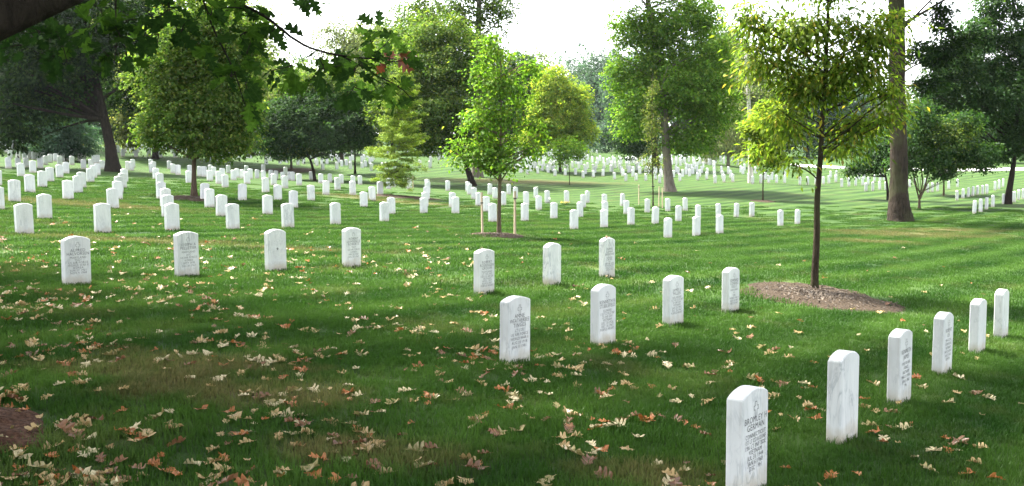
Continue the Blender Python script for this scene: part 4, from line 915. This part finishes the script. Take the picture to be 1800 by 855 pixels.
b1 = bough([([(345, -45), (400, 0), (455, 21), (490, 47), (520, 73), (560, 91), (610, 100), (655, 104), (692, 104)], 7.4, 8.2, .017, .005, crotch),
            ([(600, 98), (640, 119), (668, 137), (700, 150), (728, 178)], 8.0, 8.2, .007, .003, None), ([(565, 92), (568, 110), (570, 132)], 7.9, 7.8, .005, .003, None), ([(640, 103), (668, 90), (690, 62)], 8.1, 8.3, .005, .003, None)],
           [(655, 62, 34, 34, 10, 8.2, 650, 100), (700, 110, 40, 36, 14, 8.25, 665, 110), (620, 135, 50, 28, 12, 8.0, 625, 112), (690, 160, 48, 26, 11, 8.2, 690, 145), (560, 135, 42, 30, 14, 7.9, 565, 100), (505, 130, 38, 30, 14, 7.8, 530, 95), (620, 168, 50, 20, 10, 8.0, 625, 130), (470, 60, 38, 26, 10, 7.7, 490, 50), (425, 20, 45, 22, 12, 7.5, 425, 8), (545, 5, 28, 16, 7, 7.6, 545, -30), (680, 190, 30, 12, 5, 8.2, 690, 160)], 31, 1.6)
hang(*b1, reds=(40, 41, 42, 43))
b2 = bough([([(340, -50), (357, 0), (372, 45), (390, 82), (408, 115), (420, 150), (432, 190)], 7.0, 7.5, .012, .003, crotch + Vector((.1, -.1, .1)))],
           [(440, 58, 26, 30, 9, 7.4, 395, 70), (452, 92, 26, 30, 9, 7.4, 405, 100), (402, 140, 30, 34, 12, 7.3, 412, 130), (440, 150, 26, 34, 12, 7.4, 420, 150), (452, 200, 16, 24, 7, 7.5, 432, 185), (375, 25, 22, 30, 7, 7.1, 365, 30), (365, 90, 22, 22, 5, 7.2, 385, 75)], 32, 1.4)
hang(*b2)
b3 = bough([([(205, -55), (204, -10), (203, 30), (206, 75), (200, 112)], 8.2, 8.0, .010, .003, Vector((.5, .3, 2.7)))],
           [(170, 28, 30, 26, 12, 8.1, 200, 25), (232, 38, 30, 22, 11, 8.1, 204, 35), (215, 62, 34, 28, 12, 8.0, 205, 70), (185, 100, 34, 26, 12, 8.0, 200, 100), (235, 100, 24, 22, 7, 8.0, 205, 100), (150, 70, 18, 18, 5, 8.2, 200, 60)], 33, 1.5)
hang(*b3)

b4 = bough([([(40, -50), (62, 0), (88, 40), (110, 78), (118, 110)], 8.6, 8.4, .010, .003, Vector((.3, .5, 2.9))), ([(285, -50), (292, -10), (300, 30), (318, 64)], 7.8, 7.7, .009, .003, crotch)],
           [(62, 62, 40, 26, 14, 8.5, 85, 45), (118, 72, 36, 28, 13, 8.4, 108, 75), (100, 118, 34, 22, 10, 8.4, 115, 100), (22, 92, 26, 22, 8, 8.6, 60, 60), (290, 22, 36, 28, 13, 7.8, 296, 15), (322, 58, 28, 26, 10, 7.7, 312, 55), (265, 70, 24, 22, 8, 7.8, 300, 45)], 34, 1.4)
hang(*b4)
if OVER:
    v, f = [], []
    for me, mx in OVER:
        k = len(v); v += [mx @ q.co for q in me.vertices]; f += [tuple(i + k for i in p.vertices) for p in me.polygons]
    o = obj('leaf_mass', mesh_np('leaf_mass', v, f, M['oak_leaf_dark']), oak); o['kind'] = 'stuff'
print('oak leaves', NL)

# ------------------------------------------------------------------ fallen leaves
FALL = [('tan', 'fallen_tan', 34), ('pale cream', 'fallen_cream', 20), ('orange', 'fallen_orange', 18), ('dark brown', 'fallen_brown', 20), ('olive yellow', 'fallen_olive', 11)]
FM = {c: [oak_leaf(200 + 7 * j + i, 1.0, M[m], .138) for i in range(5)] for j, (c, m, w) in enumerate(FALL)}
lr_ = np.random.default_rng(21); cand = []
while len(cand) < 1500:
    d = 4.9 + 27 * lr_.random() ** 1.6; x = lr_.uniform(-.56, .56) * d
    side = 1 / (1 + math.exp((x + .02 * d) / 1.5)); dn = 1.0 if d < 11 else math.exp(-((d - 11) / 5.2))
    clump = .55 + .45 * math.sin(x * 1.9 + 1.3 * math.sin(d * 1.1)) * math.cos(d * 1.6 + x)
    dens = (.10 + 1.0 * side) * max(.035, dn) * clump
    if lr_.random() < dens * d / 30: cand.append((x, d))
# a drift in front of the lone centre stone and along the right
for _ in range(26): cand.append((.03 + lr_.normal() * .55, 9.35 + lr_.normal() * .25))
for _ in range(70): d = lr_.uniform(5.4, 11); cand.append((lr_.uniform(.05, .5) * d, d))
cand = [c for c in cand if not any(math.hypot(c[0] - o.location.x, c[1] - o.location.y) < .2 for o in near_obj)]
cand.sort(key=lambda c: c[1])
def leaf_matrix(x, d, g):
    z = tz1(x, d) + g.uniform(.020, .040); up = Vector((g.normal() * .2, g.normal() * .2 - .05, 1)).normalized(); a = g.uniform(0, 6.283)
    ax = Vector((math.cos(a), math.sin(a), 0)); ax = (ax - up * ax.dot(up)).normalized(); sd = ax.cross(up); s = g.uniform(.42, 1.15)
    return Matrix.Translation((x, d, z)) @ Matrix((sd, ax, up)).transposed().to_4x4() @ Matrix.Scale(s, 4)
singles = []
wsum = sum(w for _, _, w in FALL); joined = {c: ([], []) for c, _, _ in FALL}
for i, (x, d) in enumerate(cand):
    c = FALL[lr_.choice(len(FALL), p=[w / wsum for _, _, w in FALL])][0]; me = FM[c][lr_.integers(5)]; mx = leaf_matrix(x, d, lr_)
    if i < 300:
        o = obj('fallen_leaf', me); o.matrix_world = mx
        singles.append((o, c, x, d))
    else:
        v, f = joined[c]; k = len(v); v += [mx @ q.co for q in me.vertices]; f += [tuple(j + k for j in p.vertices) for p in me.polygons]
LMK = [('nearest headstone', 0), ('plain headstone', 1), ('third right-row headstone', 2), ('lone centre headstone', 6), ('second centre-row headstone', 7), ('leftmost front headstone', 13)]
LMK = [(n, NEAR[i][0], NEAR[i][1]) for n, i in LMK] + [('corner mulch', 40, 760), ('lower edge midpoint', 900, 855), ('lower edge quarter point', 450, 855), ('dry turf patch', 330, 650)]
by = {}
for (o, c, x, d) in singles:
    e = o.location; fwd = e.y * math.cos(PITCH) - (e.z - EYE) * math.sin(PITCH); upc = e.y * math.sin(PITCH) + (e.z - EYE) * math.cos(PITCH)
    px, py = CX + F * e.x / fwd, CY - F * upc / fwd
    j = min(range(len(LMK)), key=lambda k: math.hypot(px - LMK[k][1], py - LMK[k][2])); sd = 'left' if px < LMK[j][1] else 'right'
    by.setdefault((c, j, sd), []).append((math.hypot(px - LMK[j][1], py - LMK[j][2]), o.name, o))
for (c, j, sd), Ls in by.items():
    for r_, (_, _, o) in enumerate(sorted(Ls)): tag(o, '%s fallen oak leaf, %s such one %s of the %s' % (c, ORD[r_], sd, LMK[j][0]), 'leaf', 'oak leaves fallen in the foreground')
for c, m, _ in FALL: tag(obj('scattered_leaves', mesh_np('scattered_leaves', joined[c][0], joined[c][1], M[m])), 'scattered %s fallen leaves farther out on the lawn' % c, 'leaves', kind='stuff')

# ------------------------------------------------------------------ grass blades over the near and middle lawn
gc = bpy.data.collections.new('grass_patches')
def patch(i, size, n, h, w):
    g = np.random.default_rng(300 + i); v = []; f = []
    base = g.uniform(-size / 2, size / 2, (n, 2)); a = g.uniform(0, 6.283, n); ln = np.abs(g.normal(.45, .3, n)); hh = h * g.uniform(.45, 1.25, n)
    for k in range(n):
        x, y = base[k]; dx, dy = math.cos(a[k]), math.sin(a[k]); sx, sy = -dy * w * .5, dx * w * .5; q = len(v); H = hh[k]; l = ln[k] * H
        v += [(x - sx, y - sy, -.01), (x + sx, y + sy, -.01), (x + sx * .8 + dx * l * .4, y + sy * .8 + dy * l * .4, H * .62), (x - sx * .8 + dx * l * .4, y - sy * .8 + dy * l * .4, H * .62), (x + dx * l, y + dy * l, H)]
        f += [(q, q + 1, q + 2, q + 3), (q + 3, q + 2, q + 4)]
    o = bpy.data.objects.new('grass_patch', mesh_np('grass_patch', v, f, M['blade'])); gc.objects.link(o)
    return o
def grass_field(name, label, objs_args, spots):
    col = bpy.data.collections.new(name + '_kinds'); os_ = []
    for a in objs_args:
        o = patch(*a); col.objects.link(o)
    me = bpy.data.meshes.new(name); me.from_pydata([tuple(p) for p in spots], [], []); me.update()
    o = obj(name, me); tag(o, label, 'grass', kind='stuff')
    ng = bpy.data.node_groups.new(name, 'GeometryNodeTree'); ng.interface.new_socket('Geometry', in_out='INPUT', socket_type='NodeSocketGeometry'); ng.interface.new_socket('Geometry', in_out='OUTPUT', socket_type='NodeSocketGeometry')
    N = NT(ng); gi = N.n('NodeGroupInput'); go = N.n('NodeGroupOutput')
    ci = N.n('GeometryNodeCollectionInfo', {'Collection': col, 'Separate Children': True, 'Reset Children': True})
    rr = N.n('FunctionNodeRandomValue', data_type='FLOAT_VECTOR'); rr.inputs[0].default_value = (0, 0, 0); rr.inputs[1].default_value = (.0, .0, 6.283)
    rs = N.n('FunctionNodeRandomValue', data_type='FLOAT'); rs.inputs[2].default_value = .8; rs.inputs[3].default_value = 1.2
    ip = N.n('GeometryNodeInstanceOnPoints', {'Points': gi.outputs[0], 'Instance': ci.outputs[0], 'Pick Instance': True, 'Rotation': rr.outputs[0], 'Scale': rs.outputs[1]})
    ng.links.new(ip.outputs[0], go.inputs[0])
    md = o.modifiers.new('blades', 'NODES'); md.node_group = ng
def spots(d0, d1, step, jit):
    P = []; g = np.random.default_rng(int(d0 * 7)); y = d0
    while y < d1:
        xw = .535 * y + .5
        for x in np.arange(-xw, xw, step): P.append((x + g.normal() * jit, y + g.normal() * jit))
        y += step
    P = np.array(P); keep = np.ones(len(P), bool)
    for (bx, by, rx, ry) in BEDS: keep &= ((P[:, 0] - bx) / (rx - step * .1)) ** 2 + ((P[:, 1] - by) / (ry - step * .1)) ** 2 > 1
    P = P[keep]; return np.c_[P, tz(P[:, 0], P[:, 1])]
grass_field('near_grass', 'short grass blades of the shaded lawn in the foreground', [(i, .34, 300, .055, .0055) for i in range(5)], spots(4.3, 15, .25, .05))
grass_field('far_grass', 'short grass blades of the lawn in the middle distance', [(10 + i, .80, 330, .052, .011) for i in range(4)], [q for q in spots(14.7, 56, .56, .1) if random.random() < min(1, max(0, (58 - q[1]) / 22))])

# ------------------------------------------------------------------ the hazy air
zlo = float(gz.min()) - 1.0; bpy.context.view_layer.update()
zhi = max((o.matrix_world @ Vector(c)).z for o in COL.objects if o.type == 'MESH' for c in o.bound_box) + 1.0
print('haze', zlo, zhi)
hb = Geo(); hb.box((0, 260, (zlo + zhi) / 2), (430, 330, (zhi - zlo) / 2))
hz = obj('haze', hb.mesh('haze', None)); tag(hz, 'thin pale summer haze over the whole cemetery', 'haze', kind='stuff')
hm, ht = mat('haze'); N = NT(ht)
N.n('ShaderNodeOutputMaterial', {'Volume': N.n('ShaderNodeVolumePrincipled', {'Color': (.86, .93, 1.0, 1), 'Density': .00006, 'Anisotropy': .25}).outputs[0]})
hz.data.materials.append(hm)
